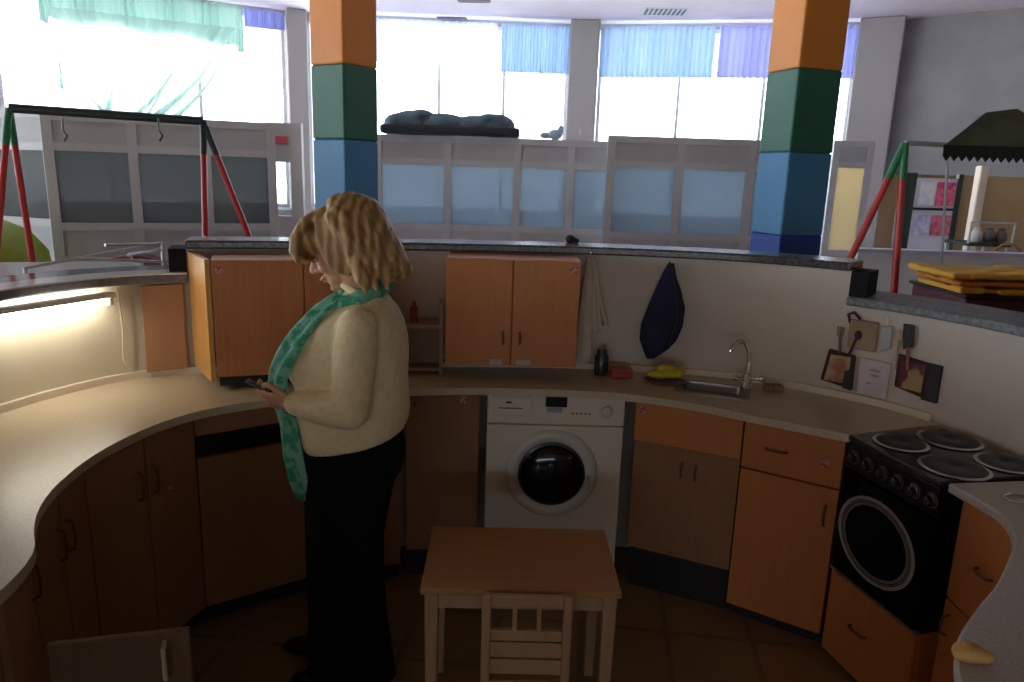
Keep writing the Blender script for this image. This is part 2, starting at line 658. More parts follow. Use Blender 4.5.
def curtain(name, label, a, b, z0, z1, m, amp=0.03, waves=22, inset=0.15, bottom=None, grp=None):
    a, b = Vector((a[0], a[1], 0)), Vector((b[0], b[1], 0))
    d = (b - a); w = d.length; d.normalize(); nn = Vector((d.y, -d.x, 0))
    bm = B()
    nx, nz = 160, 10
    grid = []
    for i in range(nx + 1):
        s = i / nx
        col = []
        zb = z0 if bottom is None else bottom(s)
        for k in range(nz + 1):
            t = k / nz
            off = inset + amp * math.sin(s * waves * 2 * PI + 0.6 * math.sin(s * 31)) * (0.4 + 0.6 * t) \
                + amp * .5 * math.sin(s * waves * 5.1)
            p = a + d * (s * w) + nn * off
            col.append(bm.verts.new((p.x, p.y, z1 + (zb - z1) * t)))
        grid.append(col)
    for i in range(nx):
        for k in range(nz):
            bm.faces.new((grid[i][k], grid[i + 1][k], grid[i + 1][k + 1], grid[i][k + 1]))
    o = obj(name, bm, m, smooth=True)
    md = o.modifiers.new('th', 'SOLIDIFY'); md.thickness = 0.002
    return tag(o, label, 'curtain', grp)


def lp(p, q, t):
    p, q = Vector((*WP[p], 0)), Vector((*WP[q], 0))
    return p.lerp(q, t)


BLUE = sheer('pale_blue_sheer', (0.68, 0.82, 0.96), 0.05, 0.34)
LAV = sheer('lavender_sheer', (0.64, 0.68, 0.93), 0.06, 0.30)
PALE = sheer('white_blue_sheer', (0.80, 0.87, 0.98), 0.2, 0.6)
GRN = sheer('sea_green_sheer', (0.62, 0.80, 0.75), 0.1, 0.36)
curtain('valance_curtain', 'pale bluish short curtain at the top of the window over the dark padded bundle', lp('g', 'h', .13), lp('g', 'h', .72),
        3.25, 3.84, PALE)
curtain('valance_curtain', 'sky blue short curtain just left of the middle grey pier', lp('g', 'h', .735), lp('g', 'h', .995), 3.18, 3.84, BLUE)
curtain('valance_curtain', 'sky blue short curtain just right of the middle grey pier', lp('i', 'j', .01), lp('i', 'j', .46), 3.15, 3.84, BLUE)
curtain('valance_curtain', 'violet blue short curtain beside the right striped pillar', lp('i', 'j', .475), lp('i', 'j', .99), 3.15, 3.84, LAV)
curtain('valance_curtain', 'lavender short curtain at the top left of the left striped pillar', lp('e', 'f', .835), lp('e', 'f', .99), 3.60, 3.84, LAV)
curtain('valance_curtain', 'sea green gathered sheer curtain hanging at the top of the left window', lp('e', 'f', .15), lp('e', 'f', .83), 3.5, 3.86, GRN,
        amp=0.05, waves=26, bottom=lambda s: 3.46 - 0.06 * math.sin(s * PI * 3) ** 2 - .10 * s - (0.10 if s > .96 else 0) - (.08 if s < .04 else 0))
# swagged sheer drape gathered toward the sill
sa, sb = lp('e', 'f', .0), lp('e', 'f', 1.0)
bm = B()
grid = []
for i in range(91):
    u = i / 90
    col = []
    for k in range(17):
        t_ = k / 16
        c0, c1 = .20, .80
        m_ = .50 - .07 * t_
        wd = (c1 - c0) / 2 * (1 - .52 * t_ ** .8)
        sx = m_ + (u - .5) * 2 * wd
        p = sa.lerp(sb, sx) + Vector((.1, -.24 + .03 * math.sin(u * 70) + .012 * math.sin(u * 171), 0))
        col.append(bm.verts.new((p.x, p.y, 3.55 - (1.30 - .10 * math.sin(u * PI)) * t_)))
    grid.append(col)
for i in range(90):
    for k in range(16):
        bm.faces.new((grid[i][k], grid[i + 1][k], grid[i + 1][k + 1], grid[i][k + 1]))
tag(obj('swag_curtain', bm, sheer('thin_green_sheer', (.78, .92, .88), .45, .5), smooth=True), 'very thin pale green swag narrowing down the left window behind the swing bar', 'curtain')
# tied tails of the green curtain
bm = B()
a, b = lp('e', 'f', .0), lp('e', 'f', 1.0)
for (s0, z0, s1, z1, r) in ((.60, 3.25, .42, 2.3, .018), (.72, 3.3, .50, 2.35, .024), (.74, 3.2, .55, 2.3, .02), (.36, 2.7, .33, 2.3, .03),
                            (.28, 2.6, .33, 2.35, .016), (.20, 3.25, .20, 2.6, .012), (.57, 3.2, .44, 2.2, .012)):
    pts = []
    for k in range(7):
        t = k / 6
        s = s0 + (s1 - s0) * t ** 1.6
        p = a.lerp(b, s) + Vector((.1, -.2, 0))
        pts.append((p.x, p.y, z0 + (z1 - z0) * t))
    tube(bm, pts, [r * (.4 + 1.6 * (k / 6) ** 1.5) for k in range(7)], 8)
tag(obj('curtain_tail', bm, GRN, smooth=True), 'thin sea green curtain strands pulled down over the left window', 'curtain', kind='stuff')

# ceiling vents
for (px, py, w, h, lab, mm) in ((665, 11, .55, .38, 'square white ceiling vent grille above the right window', 'w'),
                            (474, 0, .42, .16, 'dark rectangular ceiling vent at the top edge of the picture', 'd'),
                            (452, 18, .42, .16, 'small dark ceiling vent just above the middle window', 'd')):
    p = at_z(px, py, CEIL)
    t = thing('ceiling_vent', lab, 'vent', (p.x, p.y, CEIL), -0.05)
    bm = B(); box(bm, -w / 2, w / 2, -h / 2, h / 2, -.012, 0)
    obj('backing', bm, mat('vent_white', (.8, .8, .84), .6) if mm == 'w' else mat('vent_dark', (.08, .08, .11), .6), t)
    bm = B()
    if mm == 'w':
        for k in range(9):
            for j in range(5):
                x = -w / 2 + w * (k + .5) / 9; y = -h / 2 + h * (j + .5) / 5
                prism(bm, [(x - .022, y), (x, y - .026), (x + .022, y), (x, y + .026)], -.016, -.012)
        obj('grille', bm, BLACKM, t)
    else:
        for k in range(4):
            y = -h / 2 + h * (k + .5) / 4
            box(bm, -w / 2 + .02, w / 2 - .02, y - .012, y + .006, -.022, -.012)
        obj('grille', bm, mat('vent_slat', (.2, .2, .26), .5), t)

# ------------------------------------------------------------------ striped pillars
PILc = [((0.60, 0.21, 0.025), 'orange band'), ((0.018, 0.12, 0.075), 'green band'), ((0.05, 0.20, 0.38), 'light blue band'),
        ((0.01, 0.05, 0.30), 'dark blue band')]


def pillar(cx, cy, half, ang, zs, label):
    t = thing('striped_pillar', label, 'pillar', (cx, cy, 0), ang)
    zz = [CEIL] + zs + [0]
    for k in range(4):
        bm = B()
        h = half - 0.0
        box(bm, -h, h, -h, h, zz[k + 1], zz[k])
        o = obj('painted_band', bm, mat('pillar_paint_%d' % k, PILc[k][0], 0.55, col2=tuple(min(1, c * 1.12) for c in PILc[k][0]), scale=2), t, bevel=0.012)
        o['label'] = PILc[k][1]
    return t


pillar(-1.17, 5.15, 0.154, math.radians(56), [2.40, 1.93, 1.30], 'left striped pillar of orange, green and blue bands behind the woman')
pillar(1.765, 4.85, 0.158, math.radians(17), [2.42, 1.93, 1.42], 'right striped pillar of orange, green and blue bands by the metal swing frame')

# ------------------------------------------------------------------ glazed partitions (cubicles) in the hall
GP = thin_glass('partition_glass', (0.40, 0.46, 0.52), 0.10, 0.25, frost=0.82, fcol=(0.36, 0.44, 0.50))


def partition(label, a, b, top, cols, zrail_hi, zrail_lo, glass=GP, dep=0.05):
    a, b = Vector((a[0], a[1], 0)), Vector((b[0], b[1], 0))
    d = b - a; w = d.length
    t = thing('glazed_partition', label, 'partition', a, math.atan2(d.y, d.x))
    xs = [w * c for c in cols]
    f = 0.035
    bm = B()
    for x in xs:
        box(bm, x - f, x + f, -dep / 2, dep / 2, 0, top)
    for z in (top - .03, zrail_hi, zrail_lo, 0.06):
        for x0, x1 in zip(xs, xs[1:]):
            box(bm, x0 + f, x1 - f, -dep / 2, dep / 2, z - .03, z + .03)
    obj('frame', bm, GREYMETAL, t)
    for x0, x1 in zip(xs, xs[1:]):
        bm = B(); box(bm, x0 + f, x1 - f, -.008, .008, zrail_lo + .03, zrail_hi - .03)
        obj('pane', bm, glass, t)
        bm = B(); box(bm, x0 + f, x1 - f, -.012, .012, zrail_hi + .03, top - .06)
        obj('upper_panel', bm, PANEL, t)
        bm = B(); box(bm, x0 + f, x1 - f, -.012, .012, .09, zrail_lo - .03)
        obj('lower_panel', bm, PANEL, t)
    return t


GDK = thin_glass('partition_glass_grey', (0.25, 0.27, 0.27), 0.06, 0.3, frost=0.8, fcol=(0.17, 0.18, 0.18))
partition('grey glazed partition with three large panes behind the left swing frame', at_y(45, 112, 5.7).xy, at_y(270, 125, 6.3).xy,
          2.09, [0, .355, .685, 1], 1.84, 1.24, GDK)
partition('grey glazed partition cut by the left picture edge', at_y(-90, 105, 6.6).xy, at_y(44, 108, 6.0).xy, 2.12, [0, .5, 1], 1.84, 1.24, GDK)
partition('pale grey partition with four bluish panes under the dark padded bundle', at_y(378, 137, 7.2).xy, at_y(612, 137, 7.2).xy, 2.07,
          [0, .30, .60, .83, 1], 1.83, 1.22)
partition('pale grey partition with bluish panes just left of the right striped pillar', at_y(612, 137, 6.9).xy, at_y(800, 140, 6.9).xy, 2.11,
          [0, .37, .75, 1], 1.86, 1.22)
partition('short grey partition between the right striped pillar and the red swing legs', at_y(836, 150, 8.2).xy, at_y(870, 150, 8.2).xy, 2.2, [0, 1], 1.95, 1.0,
          thin_glass('partition_glass_cream', (.7, .68, .5), .1, .2, frost=.9, fcol=(.85, .74, .50)))
# low open-plan door frame with bright opening left of the left pillar
t = thing('glazed_door_unit', 'narrow grey door unit with a bright pane left of the left striped pillar', 'partition', at_y(271, 240, 6.4).xy.to_3d(), 0)
bm = B(); box(bm, 0, .045, -.03, .03, 0, 2.1); box(bm, .20, .30, -.03, .03, 0, 2.1); box(bm, .045, .2, -.03, .03, 1.78, 2.1); box(bm, .045, .2, -.03, .03, 0, 1.33)
obj('frame', bm, GREYMETAL, t)
bm = B(); box(bm, .045, .2, -.006, .006, 1.33, 1.78)
obj('pane', bm, thin_glass('window_glass'), t)
bm = B(); box(bm, .02, .19, -.045, -.03, 1.93, 1.99)
obj('sign', bm, mat('pink_sign', (.6, .1, .14), .5), t)

# dark padded bundle lying on the partition
t = thing('padded_bundle', 'dark blue-grey padded bundle lying on top of the pale partition', 'bundle', (-0.63, 7.3, 2.075))
bm = B(); box(bm, -.66, .64, -.25, .25, 0, .085)
obj('base', bm, mat('bundle_base', (.012, .016, .02), .7), t, bevel=.03, seg=3)
bm = B()
for (x, r, z, h) in ((-.38, .24, .1, .13), (-.52, .14, .1, .10), (-.1, .28, .1, .11), (.22, .24, .1, .10), (.42, .18, .1, .12), (-.3, .13, .17, .07), (.35, .12, .16, .06)):
    ball(bm, (x, 0, z), (r, .22, h))
fused('cover', bm, mat('slate_fabric', (.05, .085, .11), .8, col2=(.08, .12, .15), scale=6), t, voxel=.015, smooth=4)
bm = B(); ball(bm, (0, 0, .03), (.07, .07, .05)); ball(bm, (.05, 0, .07), (.03, .03, .05)); ball(bm, (-.09, 0, .02), (.06, .05, .03))
tag(fused('toy_figure', bm, mat('pale_blue_toy', (.35, .5, .62), .6), None, .006, 3), 'small pale blue toy on the partition by the middle grey pier', 'toy').location = at_y(555, 138, 7.2)

# ------------------------------------------------------------------ swing frames
def swing(label, apex1, apex2, spread, legr=0.025, barr=0.026, barm=None):
    a1, a2 = Vector(apex1), Vector(apex2)
    t = thing('metal_swing', label, 'swing', (a1.x, a1.y, 0))
    o = Vector((a1.x, a1.y, 0))
    bm = B(); tube(bm, [a1 - o, a2 - o], barr, 12)
    obj('top_bar', bm, barm or DARKPAINT, t, smooth='auto')
    for ap, sps in ((a1, spread[0]), (a2, spread[1])):
        for sp in sps:
            foot = Vector((ap.x + sp[0], ap.y + sp[1], 0))
            k = 0.10
            bm = B(); tube(bm, [ap - o, ap.lerp(foot, k) - o], legr, 10)
            obj('leg_joint', bm, GREENPAINT if sp[2] else DARKPAINT, t, smooth='auto')
            bm = B(); tube(bm, [ap.lerp(foot, k) - o, foot - o], legr * .92, 10)
            obj('leg', bm, REDPAINT, t, smooth='auto')
    return t, o


A1, A2 = at_y(9, 108, 4.3), at_y(203, 121, 4.7)
sw, o = swing('left swing frame with a long dark bar and red slanted legs behind the left ledge', A1, A2, (((-.12, -.45, 1), (-.12, .3, 1)), ((.06, -.35, 0), (.58, .35, 0))), .02)
A3, A4 = at_y(905, 143, 4.3), at_y(950, 141, 4.45)
sw2, o2 = swing('right swing frame with red legs and green joints beside the right striped pillar', A3, A4 + Vector((1.7, .75, .0)), (((-.59, .15, 1), (.07, -.15, 1)), ((.3, -.3, 1), (.3, .4, 1))), .022, .014, GREYMETAL)
bm = B(); tube(bm, [at_y(948, 141, 4.45) - o2, at_y(947, 170, 4.45) - o2, at_y(949, 245, 4.45) - o2 + Vector((0, 0, -.4))], .008, 6)
obj('hanging_rod', bm, GREYMETAL, sw2)
# hanging hooks on the left swing
for px in (62, 158):
    p = at_y(px, 118, 4.45)
    bm = B()
    tube(bm, [p - o, p - o + Vector((0, 0, -.07)), p - o + Vector((.02, 0, -.10)), p - o + Vector((0, 0, -.13))], .006, 6)
    obj('hook', bm, DARKPAINT, sw)
# green canopy of the swing seat
cA, cB = at_y(943, 150, 4.38), at_y(1085, 152, 4.38)
t = thing('swing_canopy', 'dark olive swing seat canopy with a black scalloped fringe at top right', 'canopy', (cA.x, cA.y, cA.z))
w = (cB - cA).length
bm = B()
loft(bm, [[(0, 0, 0), (.3, .5, 0), (.3, .5, .02), (0, 0, .02)], [(.25, .06, .2), (.42, .45, .2), (.42, .45, .22), (.25, .06, .22)],
          [(w * .55, .1, .23), (w * .55, .4, .23), (w * .55, .4, .25), (w * .55, .1, .25)], [(w, .0, .0), (w, .5, .0), (w, .5, .02), (w, .0, .02)]])
slab(bm, [(0, 0, .02), (.25, .06, .22), (w * .55, .1, .25), (w, 0, .02)], (0, .01, 0))
obj('cover', bm, mat('olive_cloth', (.06, .075, .045), .8, col2=(.09, .10, .06), scale=5), t)
bm = B()
n = 18
for k in range(n):
    x0, x1 = w * k / n, w * (k + 1) / n
    slab(bm, [(x0, -.01, .03), (x1, -.01, .03), (x1, -.01, -.03), ((x0 + x1) / 2, -.01, -.06), (x0, -.01, -.03)], (0, .008, 0))
obj('fringe', bm, mat('black_cloth', (.015, .018, .016), .85), t)

# ------------------------------------------------------------------ right: low white wall, side room furniture, cushions
a, b = at_y(858, 252, 6.2), at_y(1130, 258, 6.2)
bm = B(); box(bm, a.x, 8.9, 6.2, 6.3, 0, a.z)
tag(obj('wall_low_white', bm, mat('white_low_wall', (.80, .80, .82), .6)), kind='structure')
bm = B(); box(bm, a.x - .02, 8.9, 6.17, 6.33, a.z, a.z + .03)
tag(obj('trim_low_wall', bm, mat('lilac_cap', (.55, .54, .66), .4)), kind='structure')
# arched display with pink and white posters
pa = at_y(908, 240, 8.0)
t = thing('display_board', 'tall framed board with pink and white pictures behind the right swing legs', 'display', (pa.x, 8.0, 0))
w = at_y(948, 240, 8.0).x - pa.x; zt = at_y(925, 178, 8.0).z; zb = at_y(925, 238, 8.0).z
bm = B(); box(bm, 0, w, 0, .04, 0, zt)
obj('panel', bm, mat('pale_board', (.75, .75, .85), .5), t)
bm = B(); box(bm, -.16, -.01, -.02, .04, 0, zt + .05)
box(bm, w + .0, w + .05, -.02, .04, 0, zt + .05)
obj('post', bm, mat('dark_green_post', (.03, .06, .04), .6), t)
for (x0, x1, z0, z1, c, nm) in ((.52, .97, .55, 1.0, (.60, .08, .16), 'pink'), (.1, .48, .55, 1.0, (.8, .82, .9), 'white'), (.5, .97, .05, .45, (.55, .12, .2), 'rose'),
                                (.1, .46, .05, .45, (.45, .45, .75), 'violet')):
    bm = B(); box(bm, w * x0, w * x1, -.012, 0, zb + (zt - zb) * z0, zb + (zt - zb) * (z1 - .06))
    q = obj('picture', bm, mat('picture_' + nm, c, .5, col2=tuple(min(1, v * 1.6 + .05) for v in c), scale=14), t)
    q['label'] = nm + ' picture'
bm = B(); box(bm, 0, w, -.02, 0, zb + (zt - zb) * .47, zb + (zt - zb) * .51)
obj('cross_bar', bm, BLACKM, t)
# pale pillar and table with things in the side room
p = at_y(983, 185, 8.6)
bm = B(); box(bm, p.x - .05, p.x + .05, 8.6, 8.72, 0, 2.0)
tag(obj('pale_post', bm, mat('pale_post_paint', (.75, .62, .48), .6), bevel=.02), 'pale square post standing in the side room at right', 'post')
p0, p1 = at_y(968, 243, 7.2), at_y(1012, 243, 7.2)
t = thing('market_stall', 'small dark table with a white frame in the side room opening', 'table', (p0.x, 7.2, 0))
w = p1.x - p0.x; z = p0.z
bm = B(); box(bm, 0, w, 0, .4, z - .03, z); obj('table_top', bm, BLACKM, t)
for x in (.02, w - .02):
    for y in (.02, .38):
        bm = B(); box(bm, x - .015, x + .015, y - .015, y + .015, 0, z - .03); obj('leg', bm, GREYMETAL, t)
bm = B()
tube(bm, [(0, 0, z), (0, 0, z + .2), (w, 0, z + .2), (w, 0, z)], .012, 6)
obj('rail', bm, GREYMETAL, t)
for (px, c, nm) in ((975, (.7, .66, .6), 'white jug'), (988, (.12, .1, .1), 'black pot'), (1000, (.14, .1, .09), 'dark kettle')):
    q = at_y(px, 243, 7.4)
    bm = B(); lathe(bm, [(0, 0), (.04, 0), (.055, .03), (.05, .09), (.03, .12), (.035, .14), (0, .145)], 16)
    tag(obj('small_pot', bm, mat('pot_' + nm.replace(' ', '_'), c, .4), smooth='auto'), nm + ' on the small table in the side room', 'pot').location = (q.x, 7.4, z)
# rounded chair at the right edge
p = at_y(1021, 246, 6.8)
t = thing('cafe_chair', 'brown bentwood chair at the right picture edge in the side room', 'chair', (p.x, 6.8, 0))
bm = B(); lathe(bm, [(0, .44), (.2, .44), (.2, .47), (0, .475)], 24); obj('seat', bm, DARKWOOD, t)
for x, y in ((-.14, -.14), (.14, -.14), (-.14, .14), (.14, .14)):
    bm = B(); tube(bm, [(x, y, .44), (x * 1.2, y * 1.2, 0)], .014, 8); obj('leg', bm, DARKWOOD, t)
bm = B(); tube(bm, [(-.17, .14, .46)] + [(-.19 * math.cos(PI * k / 10), .17, .95 + .5 * .6 * math.sin(PI * k / 10)) for k in range(11)] + [(.17, .14, .46)], .014, 8)
obj('backrest', bm, DARKWOOD, t)

# yellow cushions and dark red box behind the right ledge
YC = mat('yellow_cloth', (.78, .40, .04), .8, col2=(.82, .50, .07), scale=5)
OC = mat('orange_cloth', (.62, .22, .04), .8, col2=(.7, .28, .06), scale=5)
bx = at_y(966, 300, 3.55)
t = thing('play_crate', 'dark maroon crate under the yellow mats behind the right ledge', 'crate', (bx.x, 3.55, 0))
bm = B(); box(bm, 0, .95, 0, .5, 0, 1.225); obj('body', bm, mat('maroon', (.10, .015, .03), .5), t, bevel=.01)
bm = B(); box(bm, -.015, .965, -.015, .515, 1.225, 1.24); obj('lid', bm, BLACKM, t, bevel=.005)
stand_z = 1.241
for k, (x0, x1, h, m, lab) in enumerate(((-.02, .86, .036, YC, 'lowest yellow folded mat on the maroon crate'), (.0, .9, .032, OC, 'orange folded mat in the pile of yellow mats'),
                                         (-.02, .82, .036, YC, 'topmost yellow folded mat behind the right ledge'))):
    bm = B()
    for v_ in range(5):
        for u_ in range(9):
            a0, a1 = x0 + (x1 - x0) * u_ / 9, x0 + (x1 - x0) * (u_ + 1.25) / 9
            b0 = .40 * v_ / 5 + .012 * math.sin(u_ * 2.3 + k)
            box(bm, a0, min(a1, x1), b0, b0 + .10, .002 * (u_ % 2), h - .012 * abs(math.sin(u_ * 1.9 + v_ * 1.3 + k * 2)))
    q = fused('folded_mat', bm, m, None, .011, 5)
    tag(q, lab, 'mat')
    q.location = (bx.x - .02 * k, 3.58, stand_z)
    q.rotation_euler = (0, 0, .02 * (k - 1))
    stand_z += h + .001

# ------------------------------------------------------------------ left: tables, tubes, maroon dome, green beanbag beyond the ledge
t = thing('display_table', 'white and grey table top just behind the left ledge', 'table', (-2.6, 3.35, 0), math.radians(20))
bm = B(); box(bm, -1.0, .75, 0, .5, 1.18, 1.21); obj('table_top', bm, mat('white_table', (.66, .66, .68), .2), t, bevel=.008)
for x in (-.94, .69):
    for y in (.06, .44):
        bm = B(); tube(bm, [(x, y, 0), (x, y, 1.18)], .02, 8); obj('leg', bm, GREYMETAL, t)
q0 = at_z(130, 272, 1.0)
t = thing('play_tent', 'dark maroon domed play tent behind the left ledge', 'tent', (at_y(131, 258, 4.5).x, 4.5, at_y(131, 256, 4.5).z - 1.235))
bm = B(); lathe(bm, [(.36, 0), (.36, 1.0), (.34, 1.08), (.27, 1.16), (.15, 1.215), (0, 1.235)], 28)
obj('cover', bm, mat('maroon_cloth', (.11, .03, .05), .8, col2=(.16, .05, .06), scale=4), t, smooth=True)
bm = B()
for k in range(6):
    a = k * PI / 3
    tube(bm, [(math.cos(a) * r, math.sin(a) * r, z + .008) for r, z in ((.365, .9), (.36, 1.0), (.34, 1.08), (.27, 1.16), (.15, 1.215), (0, 1.235))], .008, 6)
obj('rib', bm, mat('rose_piping', (.4, .18, .22), .6), t)
t = thing('folded_metal_legs', 'crossed grey metal tubes lying behind the left ledge', 'frame', (0, 0, 0))
for (p, q) in (((25, 268), (162, 243)), ((60, 258), (165, 262)), ((105, 245), (160, 244)), ((128, 255), (160, 250))):
    a, b = at_z(p[0], p[1], 1.34) , at_z(q[0], q[1], 1.36)
    k0, k1 = 3.4 / a.y, 3.6 / b.y
    a = at_y(p[0], p[1], 3.45); b = at_y(q[0], q[1], 3.7)
    bm = B(); tube(bm, [a, b], .008, 8); obj('tube', bm, mat('tube_grey', (.45, .45, .47), .35, metal=.6), t)
bm = B(); tube(bm, [at_y(162, 243, 3.7), (at_y(162, 243, 3.7).x, 3.7, 0)], .01, 8); obj('leg', bm, mat('tube_grey', (.45, .45, .47), .35, metal=.6), t)
bm = B(); tube(bm, [at_y(25, 268, 3.45), (at_y(25, 268, 3.45).x, 3.45, 1.21)], .01, 8); obj('leg', bm, mat('tube_grey', (.45, .45, .47), .35, metal=.6), t)
g = at_y(8, 250, 5.0)
bm = B(); lathe(bm, [(0, 0), (.32, 0), (.36, .3), (.36, .9), (.34, 1.12), (.24, 1.26), (.1, 1.33), (0, 1.34)], 24)
tag(obj('playhouse_slide', bm, mat('lime_plastic', (.22, .32, .02), .5, col2=(.28, .38, .04), scale=3), smooth=True),
    'lime green rounded plastic play piece at the left picture edge', 'toy').location = (g.x - .12, 5.0, 0)

# ================================================================== THE KITCHEN: curved low walls
WALLP = [(-1.93, 0.2), (-1.95, .9), (-1.93, 1.5), (-1.87, 2.0), (-1.77, 2.41), (-1.69, 2.64), (-1.56, 2.85), (-1.34, 2.99), (-0.84, 3.13),
         (-0.42, 3.21), (0, 3.26), (0.41, 3.27), (0.82, 3.22), (1.1, 3.12), (1.355, 2.945), (1.50, 2.80), (1.65, 2.55), (1.75, 2.28),
         (1.84, 1.9), (1.89, 1.4), (1.9, .8), (1.9, 0.2)]
WS = spline(WALLP, 8)


def wpart(i0, i1):
    return WS[i0 * 8:i1 * 8 + 1]


iL, iR = 7, 14
LEDGE = 1.31
CAPZ = 1.445
left_w, mid_w, right_w = wpart(0, iL), wpart(iL, iR), wpart(iR, len(WALLP) - 1)
bm = B(); strip(bm, left_w, offset(left_w, .14), 0, LEDGE - .035)
tag(obj('wall_kitchen_left', bm, mat('cream_plaster_warm', (.54, .48, .36), .6, col2=(.58, .52, .40), scale=2.5)), kind='structure')
bm = B(); strip(bm, mid_w, offset(mid_w, .14), 0, CAPZ - .035)
tag(obj('wall_kitchen_back', bm, PLASTER), kind='structure')
bm = B(); strip(bm, right_w, offset(right_w, .14), 0, LEDGE - .035)
tag(obj('wall_kitchen_right', bm, PLASTER), kind='structure')
bm = B(); strip(bm, offset(mid_w, -.035), offset(mid_w, .165), CAPZ - .035, CAPZ)
tag(obj('trim_cap_back', bm, STONE, bevel=.008), kind='structure')
bm = B(); strip(bm, offset(left_w, -.04), offset(left_w, .28), LEDGE - .035, LEDGE)
tag(obj('trim_ledge_left', bm, mat('ledge_left_stone', (.16, .16, .18), .12, col2=(.2, .2, .22), scale=60), bevel=.008), kind='structure')
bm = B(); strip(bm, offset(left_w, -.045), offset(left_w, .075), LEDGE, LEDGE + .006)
tag(obj('trim_reflection_left', bm, mat('pale_reflection', (.90, .92, .96), .12)), kind='structure')  # window reflection on the ledge, painted as a pale strip
bm = B(); strip(bm, offset(right_w, -.04), offset(right_w, .26), LEDGE - .035, LEDGE)
tag(obj('trim_ledge_right', bm, STONEGREY, bevel=.008), kind='structure')
# black end posts of the high wall
for w0, dirn, nm in ((mid_w[0], 1, 'trim_end_left'), (mid_w[-1], -1, 'trim_end_right')):
    t_ = (mid_w[1] - mid_w[0]).normalized() if dirn == 1 else (mid_w[-1] - mid_w[-2]).normalized()
    n_ = Vector((-t_.y, t_.x, 0))
    s_ = -dirn
    p = w0 + n_ * -.01
    q = [p, p + t_ * s_ * .065, p + t_ * s_ * .065 + n_ * .16, p + n_ * .16]
    bm = B(); prism(bm, q, LEDGE, CAPZ - .035)
    tag(obj(nm, bm, mat('black_wall_end', (.014, .012, .014), .8, spec=.2)), kind='structure')

# ------------------------------------------------------------------ worktops
TZ, TT = 0.888, 0.03
EDGE = [(-1.0, .45), (-1.01, .9), (-1.02, 1.2), (-1.03, 1.38), (-1.06, 1.50), (-1.125, 1.60), (-1.185, 1.72), (-1.225, 1.87), (-1.24, 2.08),
        (-1.20, 2.31), (-1.11, 2.49), (-.96, 2.62), (-.72, 2.75), (-.42, 2.845), (-.1, 2.895), (.25, 2.90), (.50, 2.865), (.74, 2.765), (.92, 2.645), (1.20, 2.465)]
ES = spline(EDGE, 6)
bm = B()
inner = resample(ES, 90)
# the wall side runs from its start to just past the cooker's far corner
wend = min(range(len(WS)), key=lambda i: (WS[i] - Vector((1.60, 2.60, 0))).length)
outer = resample(offset(WS[0:wend + 1], -.004), 90)


def nearest_fit(inner, outer_poly, n):
    """pair each inner point with a wall point so that the pairs never cross"""
    o = resample(outer_poly, n * 6)
    k = 0
    out = []
    for i, p in enumerate(inner):
        best = min(range(k, len(o)), key=lambda j: (o[j] - p).length + 0.02 * abs(j / len(o) - i / len(inner)))
        k = best
        out.append(o[best])
    out[0] = o[0]; out[-1] = o[-1]
    return out


outer = nearest_fit(inner, offset(WS[0:wend + 1], -.004), 90)
for _ in range(12):
    outer = [outer[0]] + [(outer[i - 1] + outer[i] * 2 + outer[i + 1]) / 4 for i in range(1, len(outer) - 1)] + [outer[-1]]
wl = [p for p in offset(WS[0:wend + 1], -.004)]


def snap(p):
    best = None
    for a, b in zip(wl, wl[1:]):
        ab = b - a
        t = max(0, min(1, (p - a).dot(ab) / ab.length_squared))
        q = a + ab * t
        if best is None or (q - p).length < best[0]:
            best = ((q - p).length, q)
    return best[1]


outer = [snap(p) for p in outer]
strip(bm, inner, outer, TZ - TT, TZ)
wt = obj('worktop', bm, TOP)
tag(wt, 'long curved beige speckled kitchen worktop sweeping from the left edge to the cooker', 'worktop')
# sink opening
SK = Vector((.85, 2.975, 0))
SKA = math.radians(-18)
cut = B(); box(cut, -.125, .125, -.085, .085, TZ - .2, TZ + .1, Matrix.Translation(SK) @ Matrix.Rotation(SKA, 4, 'Z'))
co = obj('cutter', cut, None)
md = wt.modifiers.new('b', 'BOOLEAN'); md.object = co; md.operation = 'DIFFERENCE'
dg = bpy.context.evaluated_depsgraph_get(); dg.update()
me = bpy.data.meshes.new_from_object(wt.evaluated_get(dg))
bmt = bmesh.new(); bmt.from_mesh(me); bmesh.ops.triangulate(bmt, faces=bmt.faces); bmt.to_mesh(me); bmt.free()
for p_ in me.polygons:
    p_.use_smooth = False
wt.modifiers.clear(); wt.data = me
bpy.data.objects.remove(co)
# upstand strip
bm = B()
up_in = offset(WS[8:wend], -.022); up_out = offset(WS[8:wend], -.001)
strip(bm, up_in, up_out, TZ, TZ + .028)
obj('upstand', bm, mat('pale_upstand', (.72, .62, .50), .3), wt)

# near right worktop
RE = spline([(1.318, 2.058), (1.345, 1.86), (1.29, 1.72), (1.21, 1.615), (1.10, 1.49), (1.0, 1.395), (.87, 1.25), (.80, 1.05), (.80, .5)], 6)
inner = resample(RE, 40)
rw = [p for p in WS if p.y < 2.13 and p.x > 0]
rw = [Vector((1.79, 2.13, 0))] + rw
wl = offset(rw, -.004) if False else [Vector((p.x - .004, p.y, 0)) for p in rw]
outer = resample(wl, 40)
bm = B(); strip(bm, inner, outer, TZ - TT, TZ)
wr = obj('worktop', bm, TOPGREY, bevel=.006)
tag(wr, 'near grey-beige worktop in the bottom right corner beside the cooker', 'worktop')
bm = B(); tube(bm, [(.0 + .035 * math.cos(a * .3), .035 * math.sin(a * .3), 0) for a in range(18)], .003, 6)
q = tag(obj('wire_ring', bm, CHROME), 'small bent wire ring lying on the near right worktop', 'ring')
q.location = at_z(1019, 499, TZ + .004)
